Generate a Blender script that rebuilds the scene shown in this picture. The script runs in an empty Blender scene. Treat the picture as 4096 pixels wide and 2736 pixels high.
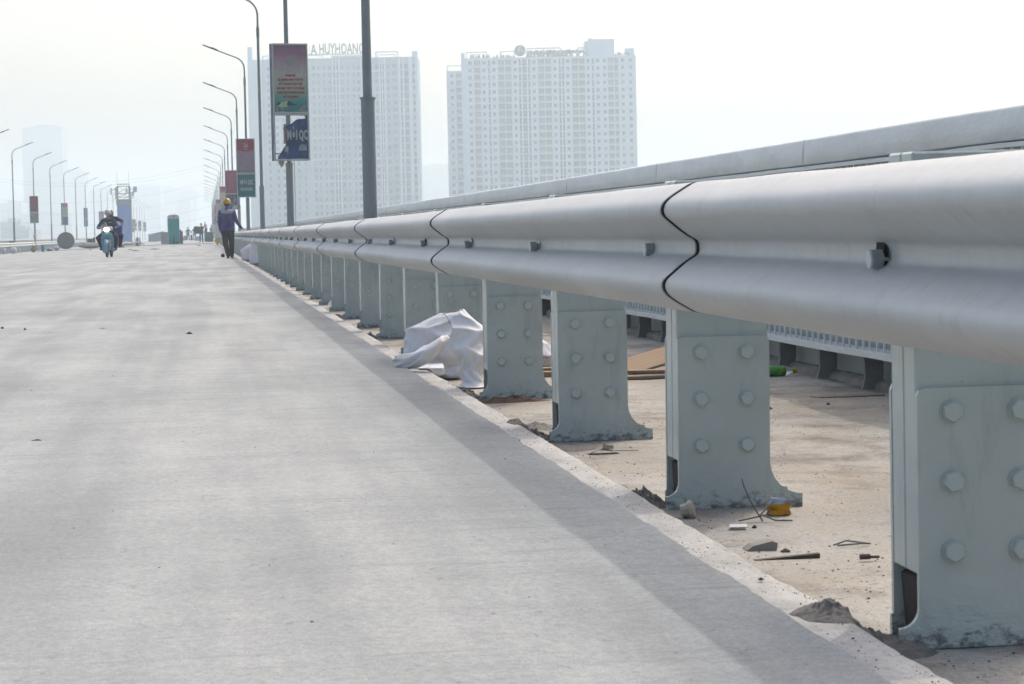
import bpy, bmesh, math, random
import numpy as np
from mathutils import Vector, Matrix, noise
random.seed(7)
sc = bpy.context.scene
C = sc.collection
R = math.radians

# ------------------------------------------------------------------ camera
EYE = Vector((0.0, 0.0, 0.725))
YAW, PIT, ROL, FPX = 0.1321, 0.0484, 0.0204, 9185.0
_r0 = Vector((math.cos(YAW), -math.sin(YAW), 0))
_f = Vector((math.sin(YAW)*math.cos(PIT), math.cos(YAW)*math.cos(PIT), -math.sin(PIT)))
_u0 = Vector((math.sin(YAW)*math.sin(PIT), math.cos(YAW)*math.sin(PIT), math.cos(PIT)))
_R = _r0*math.cos(ROL) - _u0*math.sin(ROL)
_U = _r0*math.sin(ROL) + _u0*math.cos(ROL)
cam = bpy.data.cameras.new('camera')
camo = bpy.data.objects.new('camera', cam); C.objects.link(camo)
camo.matrix_world = Matrix(((_R.x, _U.x, -_f.x, EYE.x), (_R.y, _U.y, -_f.y, EYE.y), (_R.z, _U.z, -_f.z, EYE.z), (0, 0, 0, 1)))
cam.sensor_width = 36.0; cam.lens = 36.0*FPX/4096.0
cam.clip_start = 0.05; cam.clip_end = 20000
cam.dof.use_dof = True; cam.dof.focus_distance = 11.0; cam.dof.aperture_fstop = 28
sc.camera = camo

# ------------------------------------------------------------------ sky, sun, exposure
SUN_EL, SUN_AZ = R(50.0), R(30.8)          # azimuth from +Y (down the bridge) towards +X
world = bpy.data.worlds.new('World'); sc.world = world; world.use_nodes = True
wn = world.node_tree.nodes; wl = world.node_tree.links
sky = wn.new('ShaderNodeTexSky'); sky.sky_type = 'NISHITA'; sky.sun_disc = False
sky.sun_elevation = SUN_EL; sky.sun_rotation = SUN_AZ
sky.altitude = 20; sky.air_density = 1.0; sky.dust_density = 6.0; sky.ozone_density = 0.35
bg = wn['Background']; bg.inputs['Strength'].default_value = 0.15
wl.new(sky.outputs[0], bg.inputs[0])
sd = bpy.data.lights.new('sun', 'SUN'); sd.energy = .9; sd.angle = R(0.9); sd.color = (1.0, 0.965, 0.90)
so = bpy.data.objects.new('sun', sd); C.objects.link(so); so.location = (30, 60, 80)
_to = Vector((math.sin(SUN_AZ)*math.cos(SUN_EL), math.cos(SUN_AZ)*math.cos(SUN_EL), math.sin(SUN_EL)))
so.rotation_euler = _to.to_track_quat('Z', 'Y').to_euler()
vs = sc.view_settings; vs.view_transform = 'Standard'; vs.look = 'None'; vs.exposure = 0.60; vs.gamma = 1.0; vs.use_curve_mapping = False
sc.render.engine = 'CYCLES'
sc.cycles.use_denoising = True
sc.cycles.max_bounces = 6; sc.cycles.diffuse_bounces = 3; sc.cycles.glossy_bounces = 3
sc.cycles.transmission_bounces = 4; sc.cycles.volume_bounces = 3; sc.cycles.transparent_max_bounces = 6
sc.cycles.sample_clamp_indirect = 6.0

# ------------------------------------------------------------------ helpers
def ray(x, y):
    u2 = x-2048; v2 = y-1368; c, s = math.cos(ROL), math.sin(ROL)
    u = u2*c - v2*s; v = u2*s + v2*c
    return _r0*(u/FPX) - _u0*(v/FPX) + _f
def atY(x, y, Y):
    r = ray(x, y); return EYE + r*(Y/r.y)
def atZ(x, y, z):
    r = ray(x, y); return EYE + r*((z-EYE.z)/r.z)

class MB:
    """collects shapes for one mesh"""
    def __init__(self): self.v = []; self.f = []; self.m = []; self.mi = 0; self.T = None
    def add(self, vs, fs):
        b = len(self.v)
        if self.T is not None: vs = [self.T @ Vector(p) for p in vs]
        self.v += [tuple(p) for p in vs]
        for f in fs: self.f.append(tuple(b+i for i in f)); self.m.append(self.mi)
        return self
    def box(self, x0, x1, y0, y1, z0, z1):
        return self.add([(x0,y0,z0),(x1,y0,z0),(x1,y1,z0),(x0,y1,z0),(x0,y0,z1),(x1,y0,z1),(x1,y1,z1),(x0,y1,z1)],
                        [(0,3,2,1),(4,5,6,7),(0,1,5,4),(1,2,6,5),(2,3,7,6),(3,0,4,7)])
    def bbox(self, x0, x1, y0, y1, z0, z1, b=.005):
        """box with chamfered edges"""
        bm = bmesh.new(); bmesh.ops.create_cube(bm, size=1)
        for v in bm.verts: v.co = Vector(((x0+x1)/2+v.co.x*(x1-x0), (y0+y1)/2+v.co.y*(y1-y0), (z0+z1)/2+v.co.z*(z1-z0)))
        bmesh.ops.bevel(bm, geom=bm.edges[:], offset=b, segments=1, affect='EDGES')
        return self.bm(bm)
    def bm(self, bm):
        bm.verts.index_update()
        self.add([v.co.copy() for v in bm.verts], [[v.index for v in f.verts] for f in bm.faces]); bm.free(); return self
    def prism(self, poly, axis, a, b):
        """poly in the two other axes, extruded a..b along axis (0,1,2)"""
        n = len(poly); vs = []
        for t in (a, b):
            for p in poly:
                q = list(p); q.insert(axis, t); vs.append(tuple(q))
        fs = [tuple(range(n)), tuple(range(2*n-1, n-1, -1))]
        for i in range(n): j = (i+1) % n; fs.append((i, n+i, n+j, j))
        return self.add(vs, fs)
    def tube(self, pts, rad, n=8, cap=True):
        pts = [Vector(p) for p in pts]; k = len(pts)
        if not isinstance(rad, (list, tuple)): rad = [rad]*k
        vs = []; fs = []; up = None
        for i, p in enumerate(pts):
            t = (pts[min(i+1, k-1)]-pts[max(i-1, 0)])
            t = t.normalized() if t.length > 1e-9 else Vector((0, 0, 1))
            if up is None:
                up = Vector((0, 0, 1)) if abs(t.z) < .9 else Vector((1, 0, 0))
            a = t.cross(up)
            if a.length < 1e-6: a = t.orthogonal()
            a.normalize(); b = a.cross(t); b.normalize(); up = b
            for q in range(n):
                th = 2*math.pi*q/n; vs.append(p + (a*math.cos(th)+b*math.sin(th))*rad[i])
        for i in range(k-1):
            for q in range(n):
                q2 = (q+1) % n; fs.append((i*n+q, i*n+q2, (i+1)*n+q2, (i+1)*n+q))
        if cap: fs.append(tuple(range(n-1, -1, -1))); fs.append(tuple((k-1)*n+q for q in range(n)))
        return self.add(vs, fs)
    def lathe(self, prof, n=16, c=(0, 0, 0), axis=2):
        """prof: (r, h) pairs about axis through c"""
        vs = []; fs = []
        for r, h in prof:
            for q in range(n):
                th = 2*math.pi*q/n; p = [r*math.cos(th), r*math.sin(th)]; p.insert(axis, h)
                vs.append((p[0]+c[0], p[1]+c[1], p[2]+c[2]))
        k = len(prof)
        for i in range(k-1):
            for q in range(n):
                q2 = (q+1) % n; fs.append((i*n+q, i*n+q2, (i+1)*n+q2, (i+1)*n+q))
        fs.append(tuple(range(n-1, -1, -1))); fs.append(tuple((k-1)*n+q for q in range(n)))
        return self.add(vs, fs)
    def ell(self, c, r, nu=12, nv=8):
        vs = []; fs = []
        for i in range(nv+1):
            ph = math.pi*i/nv
            for q in range(nu):
                th = 2*math.pi*q/nu
                vs.append((c[0]+r[0]*math.sin(ph)*math.cos(th), c[1]+r[1]*math.sin(ph)*math.sin(th), c[2]+r[2]*math.cos(ph)))
        for i in range(nv):
            for q in range(nu):
                q2 = (q+1) % nu; fs.append((i*nu+q, (i+1)*nu+q, (i+1)*nu+q2, i*nu+q2))
        return self.add(vs, fs)
    def mesh(self, name, mats, smooth=False):
        me = bpy.data.meshes.new(name); me.from_pydata(self.v, [], self.f)
        if not isinstance(mats, (list, tuple)): mats = [mats]
        for m in mats: me.materials.append(m)
        if len(mats) > 1: me.polygons.foreach_set('material_index', self.m)
        me.validate(); me.update()
        bm = bmesh.new(); bm.from_mesh(me); bmesh.ops.recalc_face_normals(bm, faces=bm.faces); bm.to_mesh(me); bm.free()
        if smooth:
            if smooth is True: me.polygons.foreach_set('use_smooth', [True]*len(me.polygons))
            else: me.shade_smooth() if False else me.polygons.foreach_set('use_smooth', [True]*len(me.polygons)); 
            if smooth is not True: me.set_sharp_from_angle(angle=R(smooth))
        return me
    def obj(self, name, mats, parent=None, loc=(0, 0, 0), rz=0, smooth=False):
        return link(name, self.mesh(name, mats, smooth), parent, loc, rz)

def link(name, me, parent=None, loc=(0, 0, 0), rz=0):
    o = bpy.data.objects.new(name, me); C.objects.link(o)
    o.location = loc
    if rz: o.rotation_euler = (0, 0, rz)
    if parent: o.parent = parent
    return o
def thing(name, label, cat, loc=(0, 0, 0), rz=0, group=None):
    o = link(name, None, None, loc, rz); o.empty_display_size = .1
    return tag(o, label, cat, group)
def tag(o, label, cat, group=None):
    o['label'] = label; o['category'] = cat
    if group: o['group'] = group
    return o
def struct(o): o['kind'] = 'structure'; return o
def stuff(o, label=None, cat=None):
    o['kind'] = 'stuff'
    if label: o['label'] = label
    if cat: o['category'] = cat
    return o
ORD = ['nearest', 'second', 'third', 'fourth', 'fifth', 'sixth', 'seventh', 'eighth', 'ninth', 'tenth', 'eleventh', 'twelfth', 'thirteenth', 'fourteenth', 'fifteenth', 'sixteenth', 'seventeenth', 'eighteenth', 'nineteenth', 'twentieth', 'twenty-first', 'twenty-second', 'twenty-third', 'twenty-fourth', 'twenty-fifth', 'twenty-sixth']
def text_mesh(s, size, bold=.0, sx=1.0, extr=.002, align='CENTER'):
    c = bpy.data.curves.new('lettering', 'FONT'); c.body = s; c.size = size; c.align_x = align; c.align_y = 'CENTER'
    c.offset = bold; c.extrude = extr; c.resolution_u = 2
    o = bpy.data.objects.new('lettering', c); C.objects.link(o)
    dg = bpy.context.evaluated_depsgraph_get(); dg.update()
    me = bpy.data.meshes.new_from_object(o.evaluated_get(dg))
    bpy.data.objects.remove(o); bpy.data.curves.remove(c)
    me.transform(Matrix.Scale(sx, 4, (1, 0, 0)))
    me.transform(Matrix.Rotation(R(90), 4, 'X'))          # stands in XZ, reads from -Y
    return me
def lettering(s, size, mat, parent, loc, bold=0., sx=1., extr=.002, rz=0):
    me = text_mesh(s, size, bold, sx, extr); me.materials.clear(); me.materials.append(mat)
    return link('lettering', me, parent, loc, rz)

# ------------------------------------------------------------------ materials
def nodes(name):
    m = bpy.data.materials.new(name); m.use_nodes = True
    nt = m.node_tree; return m, nt.nodes, nt.links, nt.nodes['Principled BSDF']
ALB = .84
def mat(name, col, rough=.6, metal=0., var=.12, scale=6., bump=.0, bscale=60., spec=.5, stretch=(1, 1, 1), dirt=None, dirt_scale=3., dirt_amt=.5, coat=0.):
    m, n, l, b = nodes(name); col = tuple(c*ALB for c in col[:3])
    b.inputs['Roughness'].default_value = rough; b.inputs['Metallic'].default_value = metal
    b.inputs['Specular IOR Level'].default_value = spec
    if coat: b.inputs['Coat Weight'].default_value = coat
    tc = n.new('ShaderNodeTexCoord'); mp = n.new('ShaderNodeMapping'); mp.inputs['Scale'].default_value = stretch
    l.new(tc.outputs['Object'], mp.inputs['Vector'])
    nz = n.new('ShaderNodeTexNoise'); nz.inputs['Scale'].default_value = scale; nz.inputs['Detail'].default_value = 5; nz.inputs['Roughness'].default_value = .65
    l.new(mp.outputs[0], nz.inputs['Vector'])
    rp = n.new('ShaderNodeValToRGB'); e = rp.color_ramp.elements
    e[0].position = .25; e[1].position = .75
    e[0].color = tuple(c*(1-var) for c in col[:3])+(1,); e[1].color = tuple(min(1, c*(1+var)) for c in col[:3])+(1,)
    l.new(nz.outputs['Fac'], rp.inputs['Fac']); out = rp.outputs['Color']
    if dirt:
        d = n.new('ShaderNodeTexNoise'); d.inputs['Scale'].default_value = dirt_scale; d.inputs['Detail'].default_value = 8; d.inputs['Roughness'].default_value = .7
        l.new(mp.outputs[0], d.inputs['Vector'])
        dr = n.new('ShaderNodeValToRGB'); dr.color_ramp.elements[0].position = .52; dr.color_ramp.elements[1].position = .72
        dr.color_ramp.elements[0].color = (0, 0, 0, 1); dr.color_ramp.elements[1].color = (dirt_amt,)*3+(1,)
        l.new(d.outputs['Fac'], dr.inputs['Fac'])
        mx = n.new('ShaderNodeMix'); mx.data_type = 'RGBA'; mx.inputs['B'].default_value = tuple(dirt)+(1,)
        l.new(dr.outputs['Color'], mx.inputs['Factor']); l.new(out, mx.inputs['A']); out = mx.outputs['Result']
    l.new(out, b.inputs['Base Color'])
    if bump:
        n2 = n.new('ShaderNodeTexNoise'); n2.inputs['Scale'].default_value = bscale; n2.inputs['Detail'].default_value = 4
        l.new(mp.outputs[0], n2.inputs['Vector'])
        bp = n.new('ShaderNodeBump'); bp.inputs['Strength'].default_value = bump; bp.inputs['Distance'].default_value = .004
        l.new(n2.outputs['Fac'], bp.inputs['Height']); l.new(bp.outputs[0], b.inputs['Normal'])
    return m
def noise_node(n, l, vec, sc3, detail=5, rough=.6, w=0.):
    mp = n.new('ShaderNodeMapping'); mp.inputs['Scale'].default_value = sc3; mp.inputs['Location'].default_value = (w, w*.7, w*.3)
    l.new(vec, mp.inputs['Vector']); z = n.new('ShaderNodeTexNoise'); z.inputs['Scale'].default_value = 1.
    z.inputs['Detail'].default_value = detail; z.inputs['Roughness'].default_value = rough
    l.new(mp.outputs[0], z.inputs['Vector']); return z.outputs['Fac']
def ramp(n, l, fac, p0, p1, c0, c1):
    r = n.new('ShaderNodeValToRGB'); e = r.color_ramp.elements; e[0].position = p0; e[1].position = p1
    e[0].color = tuple(c0)+(1,) if len(c0) == 3 else c0; e[1].color = tuple(c1)+(1,) if len(c1) == 3 else c1
    l.new(fac, r.inputs['Fac']); return r.outputs['Color']
def mixc(n, l, fac, a, b, mode='MIX'):
    m = n.new('ShaderNodeMix'); m.data_type = 'RGBA'; m.blend_type = mode
    if isinstance(fac, (int, float)): m.inputs['Factor'].default_value = fac
    else: l.new(fac, m.inputs['Factor'])
    for k, q in (('A', a), ('B', b)):
        if isinstance(q, (tuple, list)): m.inputs[k].default_value = tuple(q)+(1,) if len(q) == 3 else q
        else: l.new(q, m.inputs[k])
    return m.outputs['Result']

def road_material():
    m, n, l, b = nodes('road_concrete')
    g = n.new('ShaderNodeNewGeometry'); P = g.outputs['Position']
    blotch = noise_node(n, l, P, (.55, .22, 1), 6, .62)
    streak = noise_node(n, l, P, (.9, 6.5, 1), 5, .65, 3.1)
    longi = noise_node(n, l, P, (3.2, .12, 1), 3, .55, 9.)
    fine = noise_node(n, l, P, (70, 45, 40), 3, .7, 1.)
    spk = noise_node(n, l, P, (30, 14, 20), 4, .75, 5.)
    col = ramp(n, l, blotch, .34, .66, (.255, .27, .266), (.365, .375, .368))
    col = mixc(n, l, 1., col, ramp(n, l, streak, .34, .66, (.94, .945, .95), (1.04, 1.04, 1.04)), 'MULTIPLY')
    col = mixc(n, l, 1., col, ramp(n, l, longi, .40, .60, (.885, .89, .895), (1.06, 1.06, 1.06)), 'MULTIPLY')
    col = mixc(n, l, 1., col, ramp(n, l, fine, .3, .7, (.86, .86, .86), (1.12, 1.12, 1.12)), 'MULTIPLY')
    grain = noise_node(n, l, P, (260, 170, 100), 2, .6, 2.)
    col = mixc(n, l, 1., col, ramp(n, l, grain, .3, .7, (.84, .84, .84), (1.15, 1.15, 1.15)), 'MULTIPLY')
    mid = noise_node(n, l, P, (2.4, .7, 1), 5, .65, 33.)
    col = mixc(n, l, 1., col, ramp(n, l, mid, .34, .66, (.86, .865, .87), (1.08, 1.08, 1.08)), 'MULTIPLY')
    # transverse drag marks and dark specks left by the concrete finishing
    dm = noise_node(n, l, P, (2.2, 26, 1), 4, .7, 12.)
    pat = noise_node(n, l, P, (.5, .6, 1), 3, .6, 20.)
    f1 = ramp(n, l, dm, .57, .72, (0, 0, 0), (.75, .75, .75))
    f1 = mixc(n, l, 1., f1, ramp(n, l, pat, .42, .58, (.12, .12, .12), (1, 1, 1)), 'MULTIPLY')
    col = mixc(n, l, f1, col, (.17, .18, .185))
    f2 = ramp(n, l, spk, .62, .71, (0, 0, 0), (.65, .65, .65))
    col = mixc(n, l, f2, col, (.14, .145, .145))
    l.new(col, b.inputs['Base Color']); b.inputs['Roughness'].default_value = .85; b.inputs['Specular IOR Level'].default_value = .3
    bp = n.new('ShaderNodeBump'); bp.inputs['Strength'].default_value = .35; bp.inputs['Distance'].default_value = .004
    l.new(fine, bp.inputs['Height']); l.new(bp.outputs[0], b.inputs['Normal'])
    return m
def walk_material():
    m, n, l, b = nodes('walkway_concrete')
    g = n.new('ShaderNodeNewGeometry'); P = g.outputs['Position']
    big = noise_node(n, l, P, (1.3, .9, 1), 6, .6, 2.)
    rust = noise_node(n, l, P, (1.8, 1.5, 1), 6, .65, 8.)
    fine = noise_node(n, l, P, (90, 60, 60), 4, .7)
    spk = noise_node(n, l, P, (42, 26, 30), 3, .7, 5.)
    mud = noise_node(n, l, P, (3., 2.2, 1), 6, .7, 15.)
    col = ramp(n, l, big, .3, .7, (.27, .26, .235), (.43, .41, .37))
    col = mixc(n, l, ramp(n, l, rust, .44, .64, (0, 0, 0), (.68, .68, .68)), col, (.33, .282, .215))
    col = mixc(n, l, ramp(n, l, mud, .48, .64, (0, 0, 0), (.85, .85, .85)), col, (.17, .15, .128))
    col = mixc(n, l, 1., col, ramp(n, l, fine, .3, .7, (.78, .78, .78), (1.15, 1.15, 1.15)), 'MULTIPLY')
    col = mixc(n, l, ramp(n, l, spk, .62, .70, (0, 0, 0), (.8, .8, .8)), col, (.10, .10, .10))
    l.new(col, b.inputs['Base Color']); b.inputs['Roughness'].default_value = .9; b.inputs['Specular IOR Level'].default_value = .25
    bp = n.new('ShaderNodeBump'); bp.inputs['Strength'].default_value = .5; bp.inputs['Distance'].default_value = .006
    l.new(fine, bp.inputs['Height']); l.new(bp.outputs[0], b.inputs['Normal'])
    return m
def gutter_material():
    m, n, l, b = nodes('gutter_mortar')
    g = n.new('ShaderNodeNewGeometry'); P = g.outputs['Position']
    big = noise_node(n, l, P, (9, 4, 1), 7, .7, 4.)
    fine = noise_node(n, l, P, (80, 60, 60), 4, .7)
    spk = noise_node(n, l, P, (36, 20, 30), 3, .7, 7.)
    col = ramp(n, l, big, .32, .66, (.33, .322, .30), (.51, .50, .475))
    col = mixc(n, l, 1., col, ramp(n, l, fine, .3, .7, (.85, .85, .85), (1.1, 1.1, 1.1)), 'MULTIPLY')
    col = mixc(n, l, ramp(n, l, spk, .61, .70, (0, 0, 0), (.8, .8, .8)), col, (.12, .12, .118))
    l.new(col, b.inputs['Base Color']); b.inputs['Roughness'].default_value = .9; b.inputs['Specular IOR Level'].default_value = .25
    bp = n.new('ShaderNodeBump'); bp.inputs['Strength'].default_value = .5; bp.inputs['Distance'].default_value = .006
    l.new(fine, bp.inputs['Height']); l.new(bp.outputs[0], b.inputs['Normal'])
    return m
def rail_material():
    m, n, l, b = nodes('rail_grey_paint')
    g = n.new('ShaderNodeNewGeometry'); P = g.outputs['Position']
    mp = n.new('ShaderNodeMapping'); mp.inputs['Rotation'].default_value = (R(-38), 0, 0); l.new(P, mp.inputs['Vector'])
    sc1 = noise_node(n, l, mp.outputs[0], (12, 1.6, 34), 5, .7)
    big = noise_node(n, l, P, (2, 1.1, 5), 4, .6, 6.)
    fine = noise_node(n, l, P, (140, 140, 140), 2, .6)
    col = ramp(n, l, big, .3, .7, (.44, .452, .445), (.51, .523, .515))
    col = mixc(n, l, 1., col, ramp(n, l, sc1, .3, .72, (.93, .93, .93), (1.04, 1.04, 1.04)), 'MULTIPLY')
    drip = noise_node(n, l, P, (9, 14, 1.6), 5, .7, 13.)
    col = mixc(n, l, ramp(n, l, drip, .56, .74, (0, 0, 0), (.45, .45, .45)), col, (.30, .29, .27))
    spk = noise_node(n, l, P, (34, 26, 34), 4, .65, 3.)
    col = mixc(n, l, ramp(n, l, spk, .70, .76, (0, 0, 0), (.7, .7, .7)), col, (.17, .16, .15))
    zn = noise_node(n, l, P, (24, 18, 24), 4, .7, 40.)
    col = mixc(n, l, 1., col, ramp(n, l, zn, .3, .7, (.95, .95, .95), (1.04, 1.04, 1.04)), 'MULTIPLY')
    l.new(col, b.inputs['Base Color']); b.inputs['Roughness'].default_value = .46; b.inputs['Metallic'].default_value = .12
    rr = ramp(n, l, sc1, .3, .7, (.42, .42, .42), (.60, .60, .60)); l.new(rr, b.inputs['Roughness'])
    bp = n.new('ShaderNodeBump'); bp.inputs['Strength'].default_value = .10; bp.inputs['Distance'].default_value = .003
    l.new(fine, bp.inputs['Height']); l.new(bp.outputs[0], b.inputs['Normal'])
    return m
def post_material():
    m, n, l, b = nodes('post_grey_green_paint')
    tc = n.new('ShaderNodeTexCoord'); P = tc.outputs['Object']
    g = n.new('ShaderNodeNewGeometry'); W = g.outputs['Position']
    big = noise_node(n, l, W, (5, 2.1, 6), 4, .6, 6.)
    lump = noise_node(n, l, W, (26, 26, 40), 4, .7, 1.)
    fine = noise_node(n, l, W, (170, 170, 170), 2, .6)
    col = ramp(n, l, big, .3, .7, (.40, .452, .428), (.455, .512, .486))
    sep = n.new('ShaderNodeSeparateXYZ'); l.new(P, sep.inputs[0])
    # chipped and muddy paint at the foot
    mr = n.new('ShaderNodeMapRange'); mr.inputs['From Min'].default_value = .14; mr.inputs['From Max'].default_value = .0
    l.new(sep.outputs['Z'], mr.inputs['Value'])
    chip = noise_node(n, l, W, (38, 38, 60), 5, .7, 4.)
    a = n.new('ShaderNodeMath'); a.operation = 'MULTIPLY'; l.new(mr.outputs[0], a.inputs[0]); l.new(chip, a.inputs[1])
    col = mixc(n, l, ramp(n, l, a.outputs[0], .40, .54, (0, 0, 0), (.85, .85, .85)), col, (.10, .105, .10))
    gr = noise_node(n, l, W, (16, 16, 3.5), 6, .7, 17.)
    col = mixc(n, l, ramp(n, l, gr, .54, .74, (0, 0, 0), (.5, .5, .5)), col, (.22, .235, .21))
    ch2 = noise_node(n, l, W, (60, 60, 60), 3, .6, 27.)
    col = mixc(n, l, ramp(n, l, ch2, .74, .77, (0, 0, 0), (.8, .8, .8)), col, (.13, .12, .11))
    l.new(col, b.inputs['Base Color']); b.inputs['Roughness'].default_value = .24
    h = n.new('ShaderNodeMath'); h.operation = 'MULTIPLY_ADD'; l.new(lump, h.inputs[0]); l.new(mr.outputs[0], h.inputs[1]); 
    h.inputs[2].default_value = 0
    h2 = n.new('ShaderNodeMath'); h2.operation = 'MULTIPLY_ADD'; l.new(fine, h2.inputs[0]); h2.inputs[1].default_value = .012; l.new(h.outputs[0], h2.inputs[2])
    bp = n.new('ShaderNodeBump'); bp.inputs['Strength'].default_value = .6; bp.inputs['Distance'].default_value = .012
    l.new(h2.outputs[0], bp.inputs['Height']); l.new(bp.outputs[0], b.inputs['Normal'])
    return m
def glow(name, col, strength):
    m, n, l, b = nodes(name); b.inputs['Base Color'].default_value = tuple(col)+(1,)
    b.inputs['Emission Color'].default_value = tuple(col)+(1,); b.inputs['Emission Strength'].default_value = strength
    return m
def gradient(name, stops, z0, z1, rough=.6):
    """printed sheet: colours run up the sheet's own height"""
    m, n, l, b = nodes(name); tc = n.new('ShaderNodeTexCoord'); s = n.new('ShaderNodeSeparateXYZ'); l.new(tc.outputs['Object'], s.inputs[0])
    mr = n.new('ShaderNodeMapRange'); mr.inputs['From Min'].default_value = z0; mr.inputs['From Max'].default_value = z1; l.new(s.outputs['Z'], mr.inputs['Value'])
    r = n.new('ShaderNodeValToRGB'); e = r.color_ramp.elements
    while len(e) < len(stops): e.new(.5)
    for k, (p, c) in enumerate(stops): e[k].position = p; e[k].color = tuple(c)+(1,)
    l.new(mr.outputs[0], r.inputs['Fac'])
    nz = noise_node(n, l, tc.outputs['Object'], (7, 7, 7), 4, .6)
    col = mixc(n, l, 1., r.outputs['Color'], ramp(n, l, nz, .3, .7, (.9, .9, .9), (1.08, 1.08, 1.08)), 'MULTIPLY')
    l.new(col, b.inputs['Base Color']); b.inputs['Roughness'].default_value = rough
    return m

# ================================================================== structure
M_road = road_material(); M_walk = walk_material(); M_gutter = gutter_material(); M_rail = rail_material(); M_post = post_material()
M_conc = mat('old_concrete', (.30, .285, .25), .9, bump=.5, bscale=30, var=.3)
M_dark = mat('dark_rust', (.035, .03, .027), .85, var=.4, scale=20, bump=.4)
M_asph = mat('asphalt', (.05, .05, .05), .9, bump=.4)
M_seam = mat('joint_rust', (.03, .022, .017), .9, var=.5, scale=30)
M_steel = mat('zinc_bolt', (.46, .50, .52), .38, metal=.7, var=.15, scale=40)
M_hole = mat('slot_grime', (.02, .02, .02), .9)
M_ground = mat('river_plain', (.16, .18, .13), .95, scale=.01)

def rise(Y): return .001*min(380, max(0., Y-20.))
def sstep(a, b, x):
    t = min(1, max(0, (x-a)/(b-a))); return t*t*(3-2*t)
def deckz(X, Y):
    return .085 - .035*sstep(20, 70, Y) + rise(Y) - .036*max(0., -3.-X)*sstep(15, 120, Y)
def nz(x, y=0., z=0.): return noise.noise(Vector((x, y, z)))
def edge_x(Y):
    j = .010*nz(Y*3.1, 1.3)+.006*nz(Y*13., 4.)+.012*max(0., nz(Y*2.3, 9.)-.35)
    if Y < 14: j += .05*max(0., nz(Y*5.5, 22.)-.30) - .05*max(0., nz(Y*4.5, 44.)-.38) + .004*nz(Y*31, 3.)
    return .936 + j
def gut_x(Y):
    return 1.056 + .012*nz(Y*2.2, 31.)+.006*nz(Y*14., 35.)
def yrows(a, b):
    out = []; y = a
    while y < b:
        out.append(y); y += .05 if y < 14 else (.25 if y < 60 else (2. if y < 260 else 20.))
    out.append(b); return out

# ground far below, to the horizon
b = MB(); b.add([(-6000, -900, -30), (6000, -900, -30), (6000, 7000, -30), (-6000, 7000, -30)], [(0, 1, 2, 3)])
struct(b.obj('ground', M_ground))

# carriageway slab with a broken right edge
b = MB(); xs = [-14.55, -12, -9, -6, -4, -3, -2, -1, 0, .45, .75]
rows = yrows(-3., 700.); W = len(xs)+2
vs = []; fs = []
for y in rows:
    xe = edge_x(y)
    for x in xs+[xe]: vs.append((x, y, deckz(x, y)+(.002*nz(x*1.3, y*.7) if y < 60 else 0)))
    vs.append((xe+.004, y, deckz(xe, y)-.06))
for i in range(len(rows)-1):
    for k in range(W-1): fs.append((i*W+k, i*W+k+1, (i+1)*W+k+1, (i+1)*W+k))
b.add(vs, fs); struct(b.obj('road', M_road))

# mortar gutter strip between slab and posts
b = MB(); rows = yrows(-3., 190.); vs = []; fs = []
for y in rows:
    g = gut_x(y); z = .064-.030*sstep(20, 70, y)+rise(y)
    pr = [(.88, z), (.95, z+.003*nz(y*4, 2)), (1.0, z+.004*nz(y*5, 8)), (g-.012, z+.003*nz(y*6, 12)), (g, z-.006), (g+.004, z-.085)]
    vs += [(x, y, q) for x, q in pr]
W = 6
for i in range(len(rows)-1):
    for k in range(W-1): fs.append((i*W+k, i*W+k+1, (i+1)*W+k+1, (i+1)*W+k))
b.add(vs, fs); struct(b.obj('gutter', M_gutter, smooth=40))

# walkway behind the guardrail, uneven and dirty
def walkz(x, y):
    h = .006*nz(x*1.4, y*1.1, 3.)+.003*nz(x*7, y*6, 1.)
    return h + rise(y)
b = MB(); vs = []; fs = []
ys = [-3+.05*i for i in range(360)]; ys += [15+.5*i for i in range(1, 90)]; ys += [60+5*i for i in range(130)]
xw = [1.06+.05*i for i in range(38)]+[3.0]
for y in ys:
    for x in xw: vs.append((x, y, walkz(x, y)))
W = len(xw)
for i in range(len(ys)-1):
    for k in range(W-1): fs.append((i*W+k, i*W+k+1, (i+1)*W+k+1, (i+1)*W+k))
b.add(vs, fs); struct(b.obj('walkway', M_walk, smooth=True))

# far-side walkway and the bridge box below
b = MB(); vs = []; fs = []
ys = list(range(0, 720, 20))
for y in ys:
    z = deckz(-14.5, y)
    vs += [(-14.56, y, z-.05), (-16.6, y, z-.03)]
for i in range(len(ys)-1): fs.append((2*i, 2*i+1, 2*i+3, 2*i+2))
b.add(vs, fs); struct(b.obj('far_walkway', M_conc))
b = MB(); b.box(-16.7, 3.2, -20, 900, -3.2, -.75); struct(b.obj('bridge_girder', M_conc))
# strip where the overlay stops across the road, dark raw asphalt edge
b = MB(); vs = []; fs = []
for k in range(41):
    x = -12.5+k*.33; y0 = 172+.8*nz(x*.9); y1 = 181+1.2*nz(x*.8, 5)
    vs += [(x, y0, deckz(x, y0)+.012), (x, y1, deckz(x, y1)+.02)]
for k in range(40): fs.append((2*k, 2*k+2, 2*k+3, 2*k+1))
b.add(vs, fs); struct(b.obj('asphalt_strip', M_asph))

# haze over the whole river valley
b = MB(); b.box(-2600, 2600, -300, 4200, -31, 112)
hz = b.obj('haze', [])
mh = bpy.data.materials.new('haze_air'); mh.use_nodes = True; hn = mh.node_tree.nodes; hn.remove(hn['Principled BSDF'])
pv = hn.new('ShaderNodeVolumePrincipled'); pv.inputs['Density'].default_value = .00072; pv.inputs['Color'].default_value = (.82, .93, 1.0, 1)
pv.inputs['Anisotropy'].default_value = .35
mh.node_tree.links.new(pv.outputs[0], hn['Material Output'].inputs['Volume'])
hz.data.materials.append(mh); stuff(hz)

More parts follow.
